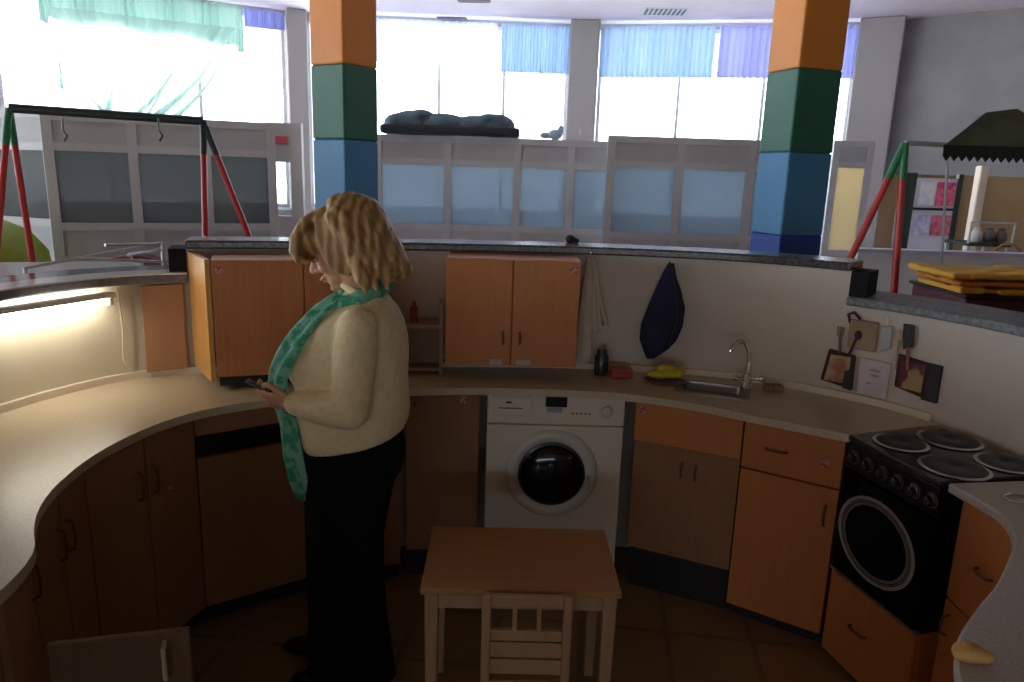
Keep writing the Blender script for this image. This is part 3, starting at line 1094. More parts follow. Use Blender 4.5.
bm = B(); ball(bm, (0, 0, .0), (.03, .022, .02)); ball(bm, (.02, -.012, .0), (.022, .016, .014))
tag(fused('bread_bun', bm, mat('bread', (.55, .28, .08), .6, col2=(.7, .42, .15), scale=20), None, .004, 4), 'small golden roll at the rounded tip of the near right worktop', 'bread').location = at_z(968, 652, TZ + .02)

# ------------------------------------------------------------------ cabinets
KZ = 0.09      # kick height
DZ = TZ - TT   # top of cabinets


def handle_part(parent, x, y, z, ln=0.09, vertical=True, m=None):
    bm = B()
    h = ln / 2
    if vertical:
        tube(bm, [(x, y, z - h), (x, y - .018, z - h + .008), (x, y - .022, z), (x, y - .018, z + h - .008), (x, y, z + h)], .0045, 8)
    else:
        tube(bm, [(x - h, y, z), (x - h + .008, y - .018, z), (x, y - .022, z), (x + h - .008, y - .018, z), (x + h, y, z)], .0045, 8)
    return obj('handle', bm, m or HANDLE, parent, smooth='auto')


def sticker(parent, x, y, z, s=.016):
    bm = B(); lathe(bm, [(0, 0), (s, 0), (s, .0015), (0, .0015)], 16, Matrix.Translation((x, y, z)) @ Matrix.Rotation(PI / 2, 4, 'X'))
    o = obj('sticker', bm, REDST, parent)
    o['label'] = 'small round reddish sticker'
    return o


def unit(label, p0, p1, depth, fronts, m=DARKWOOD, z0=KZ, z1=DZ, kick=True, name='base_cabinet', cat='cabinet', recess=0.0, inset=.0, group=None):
    """p0 left, p1 right seen from inside; local x right, local y to the wall. fronts = list of dicts"""
    a, b = Vector((p0[0], p0[1], 0)), Vector((p1[0], p1[1], 0))
    d = b - a; w = d.length
    t = thing(name, label, cat, a, math.atan2(d.y, d.x), group)
    bm = B()
    if name != 'x':
        th = .016
        f = .02
        box(bm, 0.002, th, f, depth, z0, z1); box(bm, w - th, w - .002, f, depth, z0, z1)
        box(bm, th, w - th, f, depth, z0, z0 + th); box(bm, th, w - th, f, depth, z1 - th, z1)
        box(bm, th, w - th, depth - .008, depth, z0 + th, z1 - th)
        box(bm, th, w - th, f + .002, f + .006, z0 + th, z1 - th)
    obj('carcass', bm, m, t)
    if kick:
        bm = B(); box(bm, .002, w - .002, .06, .075, 0, z0); obj('kick_plate', bm, KICK, t)
    for fr in fronts:
        x0, x1, q0, q1 = fr['r']
        x0, x1 = x0 * w + .002, x1 * w - .002
        zz0, zz1 = z0 + q0 * (z1 - z0) + .002, z0 + q1 * (z1 - z0) - .002
        yo = fr.get('y', 0)
        bm = B(); box(bm, x0, x1, yo, yo + .018, zz0, zz1)
        o = obj(fr.get('n', 'door'), bm, fr.get('m', m), t, bevel=.0025)
        if 'h' in fr:
            hx, hz, ln, vert = fr['h']
            handle_part(o, x0 + hx * (x1 - x0), yo, zz0 + hz * (zz1 - zz0), ln, vert, fr.get('hm'))
        if 's' in fr:
            sticker(o, x0 + fr['s'][0] * (x1 - x0), yo, zz0 + fr['s'][1] * (zz1 - zz0))
    return t


def inset_pt(x, y, k=.03):
    """push a worktop-edge point toward the wall by k"""
    p = Vector((x, y, 0))
    i = min(range(len(ES)), key=lambda j: (ES[j] - p).length)
    a, b = ES[max(i - 1, 0)], ES[min(i + 1, len(ES) - 1)]
    tt = (b - a).normalized()
    q = p + Vector((-tt.y, tt.x, 0)) * k
    return (q.x, q.y)


# left run (their fronts are the inside of the curve)
Lp = [(-1.01, .55), (-1.015, 1.0), (-1.03, 1.40), (-1.185, 1.72), (-1.24, 2.06), (-1.11, 2.49), (-.80, 2.71), (-.44, 2.84)]
Li = [inset_pt(*p, k=.035) for p in Lp]
H = .10
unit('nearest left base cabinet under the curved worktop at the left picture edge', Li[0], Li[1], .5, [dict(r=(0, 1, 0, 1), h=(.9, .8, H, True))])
# cabinet whose door stands open toward the room
tn = unit('left base cabinet with its brown door standing open toward the camera', Li[1], Li[2], .5, [])
bm = B()
hinge = Vector((Li[1][0], Li[1][1], 0))
pA, pB = at_z(46, 646, .80), at_z(189, 630, .80)
M = tn.matrix_basis.inverted()
tn_inv = (Matrix.Translation(tn.location) @ Matrix.Rotation(tn.rotation_euler[2], 4, 'Z')).inverted()
dirv = (pB - pA).normalized(); nv = Vector((-dirv.y, dirv.x, 0))
pA = pA - dirv * .0
quad = [pA, pB, pB + nv * .016, pA + nv * .016]
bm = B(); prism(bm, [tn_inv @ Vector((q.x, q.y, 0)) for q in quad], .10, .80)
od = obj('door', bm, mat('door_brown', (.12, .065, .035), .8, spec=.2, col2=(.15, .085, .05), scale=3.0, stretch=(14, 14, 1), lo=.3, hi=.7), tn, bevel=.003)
hp = pA.lerp(pB, .82)
bm = B()
tube(bm, [tn_inv @ Vector((hp.x, hp.y, .70)) , tn_inv @ Vector((hp.x - nv.x * .02, hp.y - nv.y * .02, .705)),
          tn_inv @ Vector((hp.x - nv.x * .02, hp.y - nv.y * .02, .775)), tn_inv @ Vector((hp.x, hp.y, .78))], .005, 8)
obj('handle', bm, mat('handle_pale', (.45, .36, .28), .4), od)

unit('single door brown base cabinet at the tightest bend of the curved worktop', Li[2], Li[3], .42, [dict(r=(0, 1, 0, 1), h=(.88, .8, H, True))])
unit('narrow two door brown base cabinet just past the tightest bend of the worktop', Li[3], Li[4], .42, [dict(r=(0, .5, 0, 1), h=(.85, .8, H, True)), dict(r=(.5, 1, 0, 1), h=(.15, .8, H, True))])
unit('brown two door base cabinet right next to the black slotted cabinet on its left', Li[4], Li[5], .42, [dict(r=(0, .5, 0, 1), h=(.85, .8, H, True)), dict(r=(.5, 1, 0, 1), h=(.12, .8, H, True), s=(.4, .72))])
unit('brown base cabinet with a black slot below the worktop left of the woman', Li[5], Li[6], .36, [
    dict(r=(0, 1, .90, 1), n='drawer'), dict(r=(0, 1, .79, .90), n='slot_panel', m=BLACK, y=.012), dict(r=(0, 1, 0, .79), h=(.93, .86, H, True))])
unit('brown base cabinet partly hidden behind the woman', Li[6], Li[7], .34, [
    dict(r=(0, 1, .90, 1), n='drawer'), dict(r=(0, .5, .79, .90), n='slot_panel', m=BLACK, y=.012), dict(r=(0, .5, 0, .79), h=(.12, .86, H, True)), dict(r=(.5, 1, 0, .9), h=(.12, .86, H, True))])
unit('brown base cabinet door left of the washing machine with a small sticker', (-.43, 2.885), (-.125, 2.935), .30, [
    dict(r=(0, 1, 0, 1), h=(.12, .93, .02, True), s=(.78, .955))], z0=.15)
# right of the washing machine: sink unit with false drawer front and recessed doors
unit('sink cabinet with an orange top board and two recessed brown doors', (.515, 2.885), (.905, 2.70), .30, [
    dict(r=(0, 1, .74, 1), n='top_board', m=WOOD, s=(.06, .8)),
    dict(r=(.10, .54, 0, .72), y=.03, h=(.86, .82, .07, True)), dict(r=(.54, .99, 0, .72), y=.03, h=(.14, .82, .07, True))], z0=.20)
unit('orange corner cabinet with a drawer and door left of the black cooker', (.905, 2.692), (1.208, 2.492), .34, [
    dict(r=(0, 1, .755, 1), n='drawer', m=WOOD, h=(.35, .5, .08, False), s=(.84, .45)), dict(r=(0, 1, 0, .75), m=WOOD, h=(.9, .82, .08, True))], m=WOOD, z0=.07)

# ------------------------------------------------------------------ washing machine
wa, wb = Vector((-.095, 2.945, 0)), Vector((.485, 2.955, 0))
t = thing('washing_machine', 'white front loading washing machine with a dark round door under the worktop', 'washing machine', wa, math.atan2(.01, .58))
W = (wb - wa).length
bm = B(); box(bm, 0, W, .02, .27, .02, .855); obj('body', bm, WHITE, t, bevel=.01, seg=3)
bm = B(); box(bm, .0, W, .0, .02, .718, .855); obj('control_panel', bm, mat('washer_panel', (.80, .72, .61), .3), t, bevel=.006, seg=3)
bm = B(); box(bm, .0, W, .004, .02, .02, .713); obj('front_panel', bm, WHITE, t, bevel=.005)
bm = B(); box(bm, .02, .19, -.006, .001, .757, .841); dr = obj('drawer', bm, mat('washer_panel', (.80, .72, .61), .3), t, bevel=.004)
bm = B(); box(bm, .045, .15, -.007, -.0055, .788, .792); obj('grip', bm, BLACKM, dr)
bm = B(); lathe(bm, [(0, 0), (.009, 0), (.009, .001), (0, .001)], 16, Matrix.Translation((.09, -.006, .815)) @ Matrix.Rotation(PI / 2, 4, 'X') @ Matrix.Diagonal((1.5, .5, 1, 1))); obj('badge', bm, BLACKM, dr)
bm = B(); box(bm, .245, .335, -.004, .001, .798, .843); obj('display', bm, GLASSDK, t, bevel=.003)
bm = B(); box(bm, .25, .315, -.004, .001, .775, .795); obj('display_label', bm, mat('pale_blue_label', (.35, .40, .46), .4), t)
bm = B()
for k in range(5):
    lathe(bm, [(0, 0), (.005, 0), (.005, .004), (0, .004)], 12, Matrix.Translation((.36 + k * .018, .001, .772)) @ Matrix.Rotation(PI / 2, 4, 'X'))
obj('button', bm, SILVER, t)
bm = B(); lathe(bm, [(0, 0), (.030, 0), (.030, .006), (.024, .008), (.022, .02), (.018, .022), (0, .022)], 32, Matrix.Translation((.50, .0, .788)) @ Matrix.Rotation(PI / 2, 4, 'X'))
obj('knob', bm, mat('knob_white', (.68, .64, .58), .25), t, smooth='auto')
dc = Matrix.Translation((.282, .004, .500)) @ Matrix.Rotation(PI / 2, 4, 'X')
bm = B(); lathe(bm, [(.198, -.004), (.198, .006), (.192, .016), (.178, .024), (.158, .022), (.144, .010), (.142, -.004)], 56, dc)
rg = obj('door', bm, mat('door_ring', (.70, .67, .62), .22), t, smooth='auto'); rg['label'] = 'pale round door ring'
bm = B(); lathe(bm, [(.143, -.002), (.143, .014), (.132, .018), (.129, .004), (.129, -.002)], 56, dc)
obj('inner_ring', bm, mat('ring_dark', (.10, .10, .10), .2, metal=.6), rg, smooth='auto')
bm = B(); lathe(bm, [(.130, .002), (.124, .012), (.095, .026), (.055, .034), (0, .036)], 48, dc)
g_ = obj('glass', bm, GLASSDK, rg, smooth=True); g_['label'] = 'dark bulging door glass'
bm = B(); box(bm, .435, .45, -.026, -.01, .44, .50); obj('handle', bm, mat('handle_washer', (.5, .48, .45), .3), rg, bevel=.004)
for x in (.05, W - .05):
    for y in (.06, .26):
        bm = B(); lathe(bm, [(0, 0), (.02, 0), (.02, .015), (.01, .022), (0, .022)], 12, Matrix.Translation((x, y, 0))); obj('foot', bm, BLACKM, t)

# ------------------------------------------------------------------ cooker
ca, cb = Vector((1.210, 2.475, 0)), Vector((1.308, 2.068, 0))
ang = math.atan2(cb.y - ca.y, cb.x - ca.x)
W = (cb - ca).length
D = .40
unit('low orange drawer cabinet carrying the black cooker', ca, cb, .38, [
    dict(r=(0, 1, 0, 1), n='drawer', m=WOOD, h=(.42, .55, .08, False))], m=WOOD, z0=.035, z1=.365, name='drawer_cabinet')
t = thing('cooker', 'black electric cooker with four ring hotplates and an oval printed ring on its oven door', 'cooker', (ca.x, ca.y, .367), ang)
bm = B(); box(bm, .004, W - .004, .015, D - .02, 0, .500); obj('body', bm, BLACK, t)
bm = B(); box(bm, .0, W, -.012, D, .500, .520)
hb = obj('hob', bm, mat('hob_black', (.02, .02, .022), .18), t, bevel=.006)
for (x, y, r) in ((.115, .11, .075), (.335, .12, .09), (.115, .31, .09), (.33, .32, .075)):
    bm = B(); lathe(bm, [(r + .012, 0), (r + .014, .004), (r + .002, .006), (r, .002)], 40, Matrix.Translation((x, y, .520)))
    q = obj('hotplate', bm, mat('ring_steel', (.6, .6, .6), .25, metal=1), hb, smooth='auto')
    bm = B(); lathe(bm, [(r - .001, 0), (r - .001, .009), (r - .008, .011), (.02, .011), (.016, .008), (0, .008)], 40, Matrix.Translation((x, y, .520)))
    obj('hotplate', bm, mat('cast_iron', (.05, .05, .052), .45, metal=.5), hb, smooth='auto')
bm = B(); box(bm, .0, W, -.006, .015, .400, .498); obj('control_panel', bm, BLACK, t, bevel=.004)
for k in range(6):
    bm = B(); lathe(bm, [(0, 0), (.021, 0), (.021, .005), (.015, .008), (.014, .022), (0, .022)], 20, Matrix.Translation((.045 + k * .07, -.006, .449)) @ Matrix.Rotation(PI / 2, 4, 'X'))
    kn = obj('knob', bm, mat('knob_black', (.03, .03, .032), .25), t, smooth='auto')
    bm = B(); box(bm, .045 + k * .07 - .0012, .045 + k * .07 + .0012, -.0295, -.028, .452, .463); obj('mark', bm, SILVER, kn)
    bm = B(); lathe(bm, [(0.022, 0), (.0235, 0), (.0235, .001), (.022, .001)], 24, Matrix.Translation((.045 + k * .07, -.0062, .449)) @ Matrix.Rotation(PI / 2, 4, 'X'))
    obj('dial_ring', bm, SILVER, kn)
bm = B(); box(bm, .004, W - .004, -.01, .014, .012, .392); do = obj('door', bm, mat('oven_glass', (.006, .006, .007), .15, spec=.1), t, bevel=.005)
Mo = Matrix.Translation((W * .47, -.0105, .205)) @ Matrix.Rotation(PI / 2, 4, 'X') @ Matrix.Diagonal((1.14, .92, 1, 1))
bm = B(); lathe(bm, [(.160, 0), (.160, .0012), (.148, .0012), (.148, 0)], 64, Mo); obj('printed_ring', bm, mat('ring_print', (.36, .36, .37), .4), do)
bm = B(); lathe(bm, [(.145, 0), (.145, .0012), (.141, .0012), (.141, 0)], 64, Mo); lathe(bm, [(.138, 0), (.138, .0012), (.128, .0012), (.128, 0)], 64, Mo)
obj('printed_ring', bm, mat('ring_print_lo', (.17, .17, .18), .4), do)
bm = B(); box(bm, .0, W, -.008, .012, -.001, .011); obj('trim_strip', bm, mat('steel_trim', (.35, .33, .3), .3, metal=.7), t)

# near right cabinet with two drawer fronts following the worktop
nr = [(1.352, 2.035), (1.362, 1.86), (1.31, 1.735), (1.14, 1.55)]
t = unit('orange cabinet with drawer and door between the cooker and the near right worktop', (1.355, 2.035), (1.345, 1.745), .38, [
    dict(r=(0, 1, .60, 1), n='drawer', m=WOOD, h=(.55, .5, .07, False)), dict(r=(0, 1, 0, .595), m=WOOD, h=(.12, .85, .07, True))], m=WOOD, z0=.035)
unit('orange cabinet at the turn of the near right worktop', (1.34, 1.74), (1.13, 1.50), .36, [
    dict(r=(0, 1, .6, 1), n='drawer', m=WOOD, h=(.5, .5, .07, False)), dict(r=(0, 1, 0, .595), m=WOOD, h=(.12, .85, .07, True))], m=WOOD, z0=.035)
unit('orange cabinet under the rounded tip of the near right worktop', (1.12, 1.49), (.93, 1.27), .36, [
    dict(r=(0, 1, 0, 1), m=WOOD, h=(.12, .85, .07, True))], m=WOOD, z0=.035)

# ------------------------------------------------------------------ wall cabinets
p0, p1 = at_y(209, 250, 2.74), at_y(390, 250, 2.96)
a = Vector((p0.x, p0.y, 0)); b = Vector((p1.x, p1.y, 0))
t = unit('orange wall cabinet with a bright side panel left of the woman', a, b, .19, [
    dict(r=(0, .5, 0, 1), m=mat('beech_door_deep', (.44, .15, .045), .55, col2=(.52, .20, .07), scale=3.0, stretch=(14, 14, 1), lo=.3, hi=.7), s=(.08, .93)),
    dict(r=(.5, 1, 0, 1), m=mat('beech_door_deep', (.44, .15, .045), .55), )], m=WOODEDGE, z0=.94, z1=1.395, kick=False, name='wall_cabinet')
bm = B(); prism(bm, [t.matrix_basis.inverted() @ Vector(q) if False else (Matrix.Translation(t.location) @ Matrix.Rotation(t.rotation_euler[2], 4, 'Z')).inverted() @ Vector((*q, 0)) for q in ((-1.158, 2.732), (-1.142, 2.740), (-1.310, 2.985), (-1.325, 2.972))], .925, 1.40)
obj('side_panel', bm, mat('lamplit_side', (.66, .33, .10), .35, col2=(.70, .37, .12), scale=3, stretch=(14, 14, 1)), t)  # lamplight on this side is put into its brighter colour
# black drip tray under it
bm = B(); box(bm, .01, .6, .01, .15, .905, .939)
obj('bottom_rail', bm, BLACK, t)
p0, p1 = at_y(446, 253, 3.0), at_y(582, 256, 3.0)
t = unit('orange two door wall cabinet above the washing machine', (p0.x, 3.0), (p1.x, 3.0), .22, [
    dict(r=(0, .5, 0, 1), m=WOOD, h=(.88, .27, .05, True)), dict(r=(.5, 1, 0, 1), m=WOOD, h=(.12, .27, .05, True), s=(.9, .93))], m=WOOD, z0=.955, z1=1.405, kick=False, name='wall_cabinet')
bm = B(); box(bm, .19, .24, -.004, 0, .962, .985)
obj('corner_tape', bm, mat('pale_tape', (.5, .42, .36), .5), t)
bm = B(); box(bm, .30, .36, -.004, 0, .962, .985)
obj('corner_tape', bm, mat('pale_tape', (.5, .42, .36), .5), t)
# open corner shelf between them
t = thing('open_shelf', 'small open brown shelf left of the two door wall cabinet', 'shelf', (-.46, 3.04, 0), .12)
m_ = mat('shelf_brown', (.34, .22, .14), .5)
bm = B(); box(bm, 0, .165, 0, .13, 1.095, 1.112); obj('shelf_board', bm, mat('shelf_pale', (.42, .29, .19), .5), t)
bm = B(); box(bm, 0, .165, .03, .13, .90, .915); obj('shelf_board', bm, m_, t)
bm = B(); box(bm, .150, .165, 0, .13, .8895, 1.20); obj('side_panel', bm, m_, t)
bm = B(); box(bm, 0, .150, .118, .13, .915, 1.095); obj('back_panel', bm, m_, t)
bm = B(); lathe(bm, [(0, 0), (.017, 0), (.017, .06), (.008, .075), (.008, .09), (0, .09)], 16)
tag(obj('red_bottle', bm, mat('red_glass', (.28, .03, .025), .3), smooth='auto'), 'small red bottle on the open shelf beside the woman', 'bottle').location = (-.425, 3.10, 1.112)

# brown board at the left end of the back wall
bm = B()
seg = [p for p in offset(WS, -.012) if -1.56 < p.x < -1.27 and p.y > 2.7]
strip(bm, seg, [q + (r - q) * 1.0 for q, r in zip(seg, [p for p in offset(WS, -.001)][WS.index(min(WS, key=lambda z: (z - offset(WS, .012)[0]).length)):][:len(seg)])], .9, 1.27) if False else None
a, b = Vector((-1.475, 2.872, 0)), Vector((-1.350, 2.957, 0))
d_ = (b - a).normalized(); n_ = Vector((-d_.y, d_.x, 0))
prism(bm, [a, b, b + n_ * .014, a + n_ * .014], .915, 1.268)
tag(obj('wall_board', bm, mat('board_brown', (.36, .185, .10), .5, col2=(.40, .21, .12), scale=4)), 'plain brown board on the wall left of the bright wall cabinet side', 'board')
# cable on the lit wall
bm = B(); w_ = at_y(138, 312, 2.77)
tube(bm, spline([(-1.545, 2.83, 1.26), (-1.54, 2.832, 1.1), (-1.545, 2.83, .98), (-1.52, 2.84, .935)], 5), .0035, 6)
tag(obj('power_cable', bm, mat('pale_cable', (.6, .52, .38), .5)), 'thin pale cable hanging on the lit left wall beside the brown board', 'cable')

# ------------------------------------------------------------------ fluorescent lamp under the left ledge
la, lb = Vector((-1.742, 2.31, 1.222)), Vector((-1.535, 2.78, 1.222))
d_ = (lb - la).normalized(); n_ = Vector((-d_.y, d_.x, 0))
t = thing('fluorescent_lamp', 'glowing white fluorescent tube lamp under the left ledge', 'lamp', la, math.atan2(d_.y, d_.x))
L = (lb - la).length
bm = B(); box(bm, 0, L, -.016, .03, .018, .036); obj('housing', bm, mat('lamp_housing', (.7, .68, .66), .4), t, bevel=.004)
for x in (.0, L - .02):
    bm = B(); box(bm, x, x + .02, -.002, .030, -.014, .018); obj('end_cap', bm, mat('lamp_housing', (.7, .68, .66), .4), t, bevel=.003)
bm = B(); tube(bm, [(.02, .016, 0), (L - .02, .016, 0)], .012, 16)
obj('tube', bm, mat('tube_glow', (1, .98, .9), emit=(1.0, .95, .80), estr=TUBE_STRENGTH), t, smooth='auto')

# ------------------------------------------------------------------ sink and tap
MS = Matrix.Translation(SK) @ Matrix.Rotation(SKA, 4, 'Z')
t = thing('kitchen_sink', 'small steel sink set into the worktop right of the navy bag', 'sink', (SK.x, SK.y, TZ), SKA)
bm = B()


def rrect(hx, hy, z, r=.03, n=5):
    out = []
    for cx, cy, a0 in ((hx - r, hy - r, 0), (-hx + r, hy - r, PI / 2), (-hx + r, -hy + r, PI), (hx - r, -hy + r, 1.5 * PI)):
        for k in range(n + 1):
            a = a0 + PI / 2 * k / n
            out.append((cx + r * math.cos(a), cy + r * math.sin(a), z))
    return out


loft(bm, [rrect(.15, .11, 0.0005), rrect(.15, .11, .005), rrect(.12, .08, .005), rrect(.115, .075, -.03), rrect(.10, .06, -.11), rrect(.095, .055, -.115)], close=False)
bm.faces.new([v for v in list(bm.verts)[-24:]])
obj('basin', bm, STEEL, t, smooth='auto')
bm = B(); lathe(bm, [(0, 0), (.025, 0), (.025, .003), (0, .003)], 24, Matrix.Translation((0, 0, -.114))); obj('drain', bm, CHROME, t)
tp = at_z(748, 388, TZ)
t = thing('kitchen_tap', 'tall chrome swan neck tap behind the sink', 'tap', (1.0, 3.005, TZ + .0))
bm = B(); lathe(bm, [(0, 0), (.028, 0), (.028, .01), (.02, .02), (.018, .06), (.013, .07), (0, .07)], 24); obj('base', bm, CHROME, t, smooth='auto')
bm = B(); tube(bm, spline([(0, 0, .06), (.0, 0, .12), (-.008, 0, .17), (-.03, 0, .205), (-.06, -.01, .205), (-.085, -.02, .18), (-.09, -.022, .165)], 6), .0095, 12)
obj('spout', bm, CHROME, t, smooth='auto')
bm = B(); tube(bm, [(0.01, 0, .045), (.055, -.01, .05)], .008, 10, 'round'); ball(bm, (.06, -.01, .05), .014); tube(bm, [(-.01, 0, .045), (-.045, -.012, .05)], .007, 10, 'round'); ball(bm, (-.05, -.012, .05), .012)
obj('handle', bm, CHROME, t, smooth=True)
# little shelf of sponge behind the tap
bm = B(); box(bm, -.04, .04, -.02, .02, 0, .03)
tag(obj('scrub_sponge', bm, mat('brown_sponge', (.22, .12, .07), .9, col2=(.3, .17, .1), scale=50), bevel=.006), 'brown sponge on the worktop just right of the tap', 'sponge').location = (1.105, 2.985, TZ)

# ------------------------------------------------------------------ small things on the worktop
p = at_z(605, 374, TZ)
bm = B(); lathe(bm, [(0, 0), (.030, 0), (.032, .02), (.032, .08), (.022, .10), (.022, .115), (0, .115)], 24)
tag(obj('dark_jar', bm, mat('dark_jar_glass', (.03, .032, .035), .25), smooth='auto'), 'black jar on the worktop beside the hanging cream towel', 'jar').location = (.40, 3.165, TZ)
p = at_z(626, 376, TZ)
t = thing('soap_box', 'small red box on the worktop between the black jar and navy bag', 'box', (.485, 3.13, TZ), .1)
bm = B(); box(bm, -.05, .045, -.03, .03, 0, .035); obj('body', bm, mat('red_box', (.42, .05, .04), .5), t, bevel=.006)
bm = B(); box(bm, -.052, .047, -.032, .032, .035, .04); obj('lid', bm, mat('orange_lid', (.5, .14, .06), .5), t, bevel=.002)
p = at_z(682, 384, TZ)
t = thing('plastic_basket', 'low brown dish beneath the yellow bag at the sink', 'dish', (.665, 3.06, TZ), -.15)
bm = B(); lathe(bm, [(0, .004), (.06, .004), (.075, .014), (.08, .014), (.065, 0), (0, 0)], 28, Matrix.Diagonal((1.15, .8, 1, 1))); obj('dish', bm, mat('brown_dish', (.22, .11, .06), .4), t, smooth='auto')
bm = B()
for (x, y, z, rx, ry, rz) in ((-.03, 0, .02, .05, .03, .018), (.02, .005, .028, .055, .035, .022), (.055, 0, .03, .028, .026, .02), (0, .01, .048, .04, .02, .016), (.075, .01, .045, .010, .01, .026)):
    ball(bm, (x, y, z), (rx, ry, rz))
q = tag(fused('yellow_cloth', bm, mat('yellow_plastic', (.50, .40, .015), .45, col2=(.58, .48, .03), scale=30), None, .004, 3), 'crumpled yellow cloth lying in the brown dish at the sink', 'cloth')
q.location = (.665, 3.06, TZ + .016); q.rotation_euler = (0, 0, -.15)
bm = B(); ball(bm, (0, 0, .018), (.025, .022, .02)); ball(bm, (.028, 0, .012), (.016, .014, .012))
tag(fused('black_toy', bm, BLACKM, None, .004, 3), 'small black lump on the wall cap above the cream towel', 'toy').location = at_z(570, 243, CAPZ)


# ------------------------------------------------------------------ cloths on the back wall
def wall_point(px, py):
    """point where the pixel's ray meets the kitchen wall's inner face"""
    d = ray(px, py)
    best = None
    for a, b in zip(WS, WS[1:]):
        ex = b - a
        det = d.x * (-ex.y) + ex.x * d.y
        if abs(det) < 1e-9:
            continue
        s = (a.x * (-ex.y) + ex.x * a.y) / det
        u = (d.x * a.y - d.y * a.x) / det
        if 0 <= u <= 1 and s > 0:
            best = Vector((0, 0, EYE)) + d * s
            tt = ex.normalized()
    return best, Vector((-tt.y, tt.x, 0)), tt


def wall_pose(px, py, off=.012):
    p, n_, tt = wall_point(px, py)
    return p - n_ * off, math.atan2(tt.y, tt.x)


# cream towel / apron
p, a_ = wall_pose(590, 256, .05)
t = thing('hanging_towel', 'long cream towel hanging in folds beside the two door wall cabinet', 'towel', p, a_)
bm = B()
rows = [(0, .012, .010), (-.06, .022, .014), (-.15, .036, .018), (-.24, .045, .022), (-.30, .052, .024), (-.335, .055, .024)]
rings = []
for z, rx, ry in rows:
    ring = []
    for k in range(48):
        u = 2 * PI * k / 48
        f = 1 + .28 * math.cos(7 * u + z * 6)
        ring.append((rx * math.cos(u) * (1 + .1 * math.cos(5 * u)) + .01 * (-z), ry * math.sin(u) * f, z))
    rings.append(ring)
loft(bm, rings)
obj('cloth', bm, mat('cream_towel', (.64, .54, .44), .9, col2=(.70, .60, .50), scale=14, bump=.4), t, smooth=True)
bm = B()
loft(bm, [[(x0 + w_ * math.cos(2 * PI * k / 20), .012 * math.sin(2 * PI * k / 20) * (1 + .3 * math.cos(8 * PI * k / 20)) - .035, z) for k in range(20)]
          for z, x0, w_ in ((-.02, -.008, .012), (-.18, -.012, .024), (-.3, -.014, .03), (-.43, -.014, .034), (-.475, -.012, .028))])
obj('long_fold', bm, mat('cream_towel2', (.66, .56, .46), .9, col2=(.72, .63, .53), scale=14, bump=.4), t, smooth=True)
bm = B(); tube(bm, [(0, .03, .01), (0, 0, .012), (0, -.01, .02)], .005, 8, 'round'); obj('hook', bm, CHROME, t)
bm = B(); tube(bm, [(0.01, 0, 0), (.05, .0, -.18), (.085, -.004, -.30), (.06, 0, -.31), (.035, 0, -.15), (0, 0, 0)], .009, 8); obj('strap', bm, MATS['cream_towel'], t, smooth=True)

# navy bag
p, a_ = wall_pose(669, 264, .02)
t = thing('navy_cloth_bag', 'dark navy cloth bag hanging from one peg on the cream wall', 'bag', p, a_)
bm = B()
prof = [(0, .0, .010, .01), (-.03, .0, .022, .014), (-.10, .004, .050, .02), (-.19, .002, .078, .026), (-.27, -.012, .088, .03), (-.34, -.025, .078, .032), (-.385, -.035, .050, .026), (-.425, -.052, .018, .014)]
rings = []
for z, cx, rx, ry in prof:
    rings.append([(cx + rx * math.cos(u) * (1 + .04 * math.cos(6 * u)), -.012 + ry * math.sin(u) * (1 + .18 * math.cos(5 * u + z * 20)), z) for u in [2 * PI * k / 40 for k in range(40)]])
loft(bm, rings)
obj('bag_body', bm, mat('navy_cloth', (.014, .016, .05), .85, col2=(.02, .024, .075), scale=5, bump=.3), t, smooth=True)
bm = B(); tube(bm, [(.012, -.02, 0), (.04, -.035, -.12), (.05, -.045, -.24), (.02, -.05, -.36)], .009, 8, 'round')
obj('fold', bm, mat('charcoal_cloth', (.02, .022, .026), .85), t, smooth=True)
bm = B(); tube(bm, [(0, .03, .0), (0, -.0, .003), (0, -.012, .012)], .006, 8, 'round'); obj('peg', bm, CHROME, t)

# ------------------------------------------------------------------ utensils and pot holders on the right wall


def hang(px, py, name, label, cat, off=.012):
    p, a_ = wall_pose(px, py, off)
    return thing(name, label, cat, p, a_)


def pad(t, w, h, skew, mA, mB, dx=0, dz=0, th=.014, nm='pad'):
    """quilted pad; local x along the wall, z up; hanging from its top"""
    bm = B()
    slab(bm, [(dx - w / 2 + skew, 0, dz), (dx + w / 2, 0, dz - .012), (dx + w / 2 + skew * .2, 0, dz - h), (dx - w / 2, 0, dz - h + .02)], (0, -th, 0))
    o = obj('border', bm, mA, t, bevel=.005)
    bm = B()
    s = .74
    slab(bm, [(dx + (-w / 2 + skew) * s, -th, dz - h * .13), (dx + w / 2 * s, -th, dz - h * .13), (dx + w / 2 * s, -th, dz - h * .85), (dx - w / 2 * s, -th, dz - h * .85)], (0, -.004, 0))
    o2 = obj(nm, bm, mB, t, bevel=.001)
    return o, o2


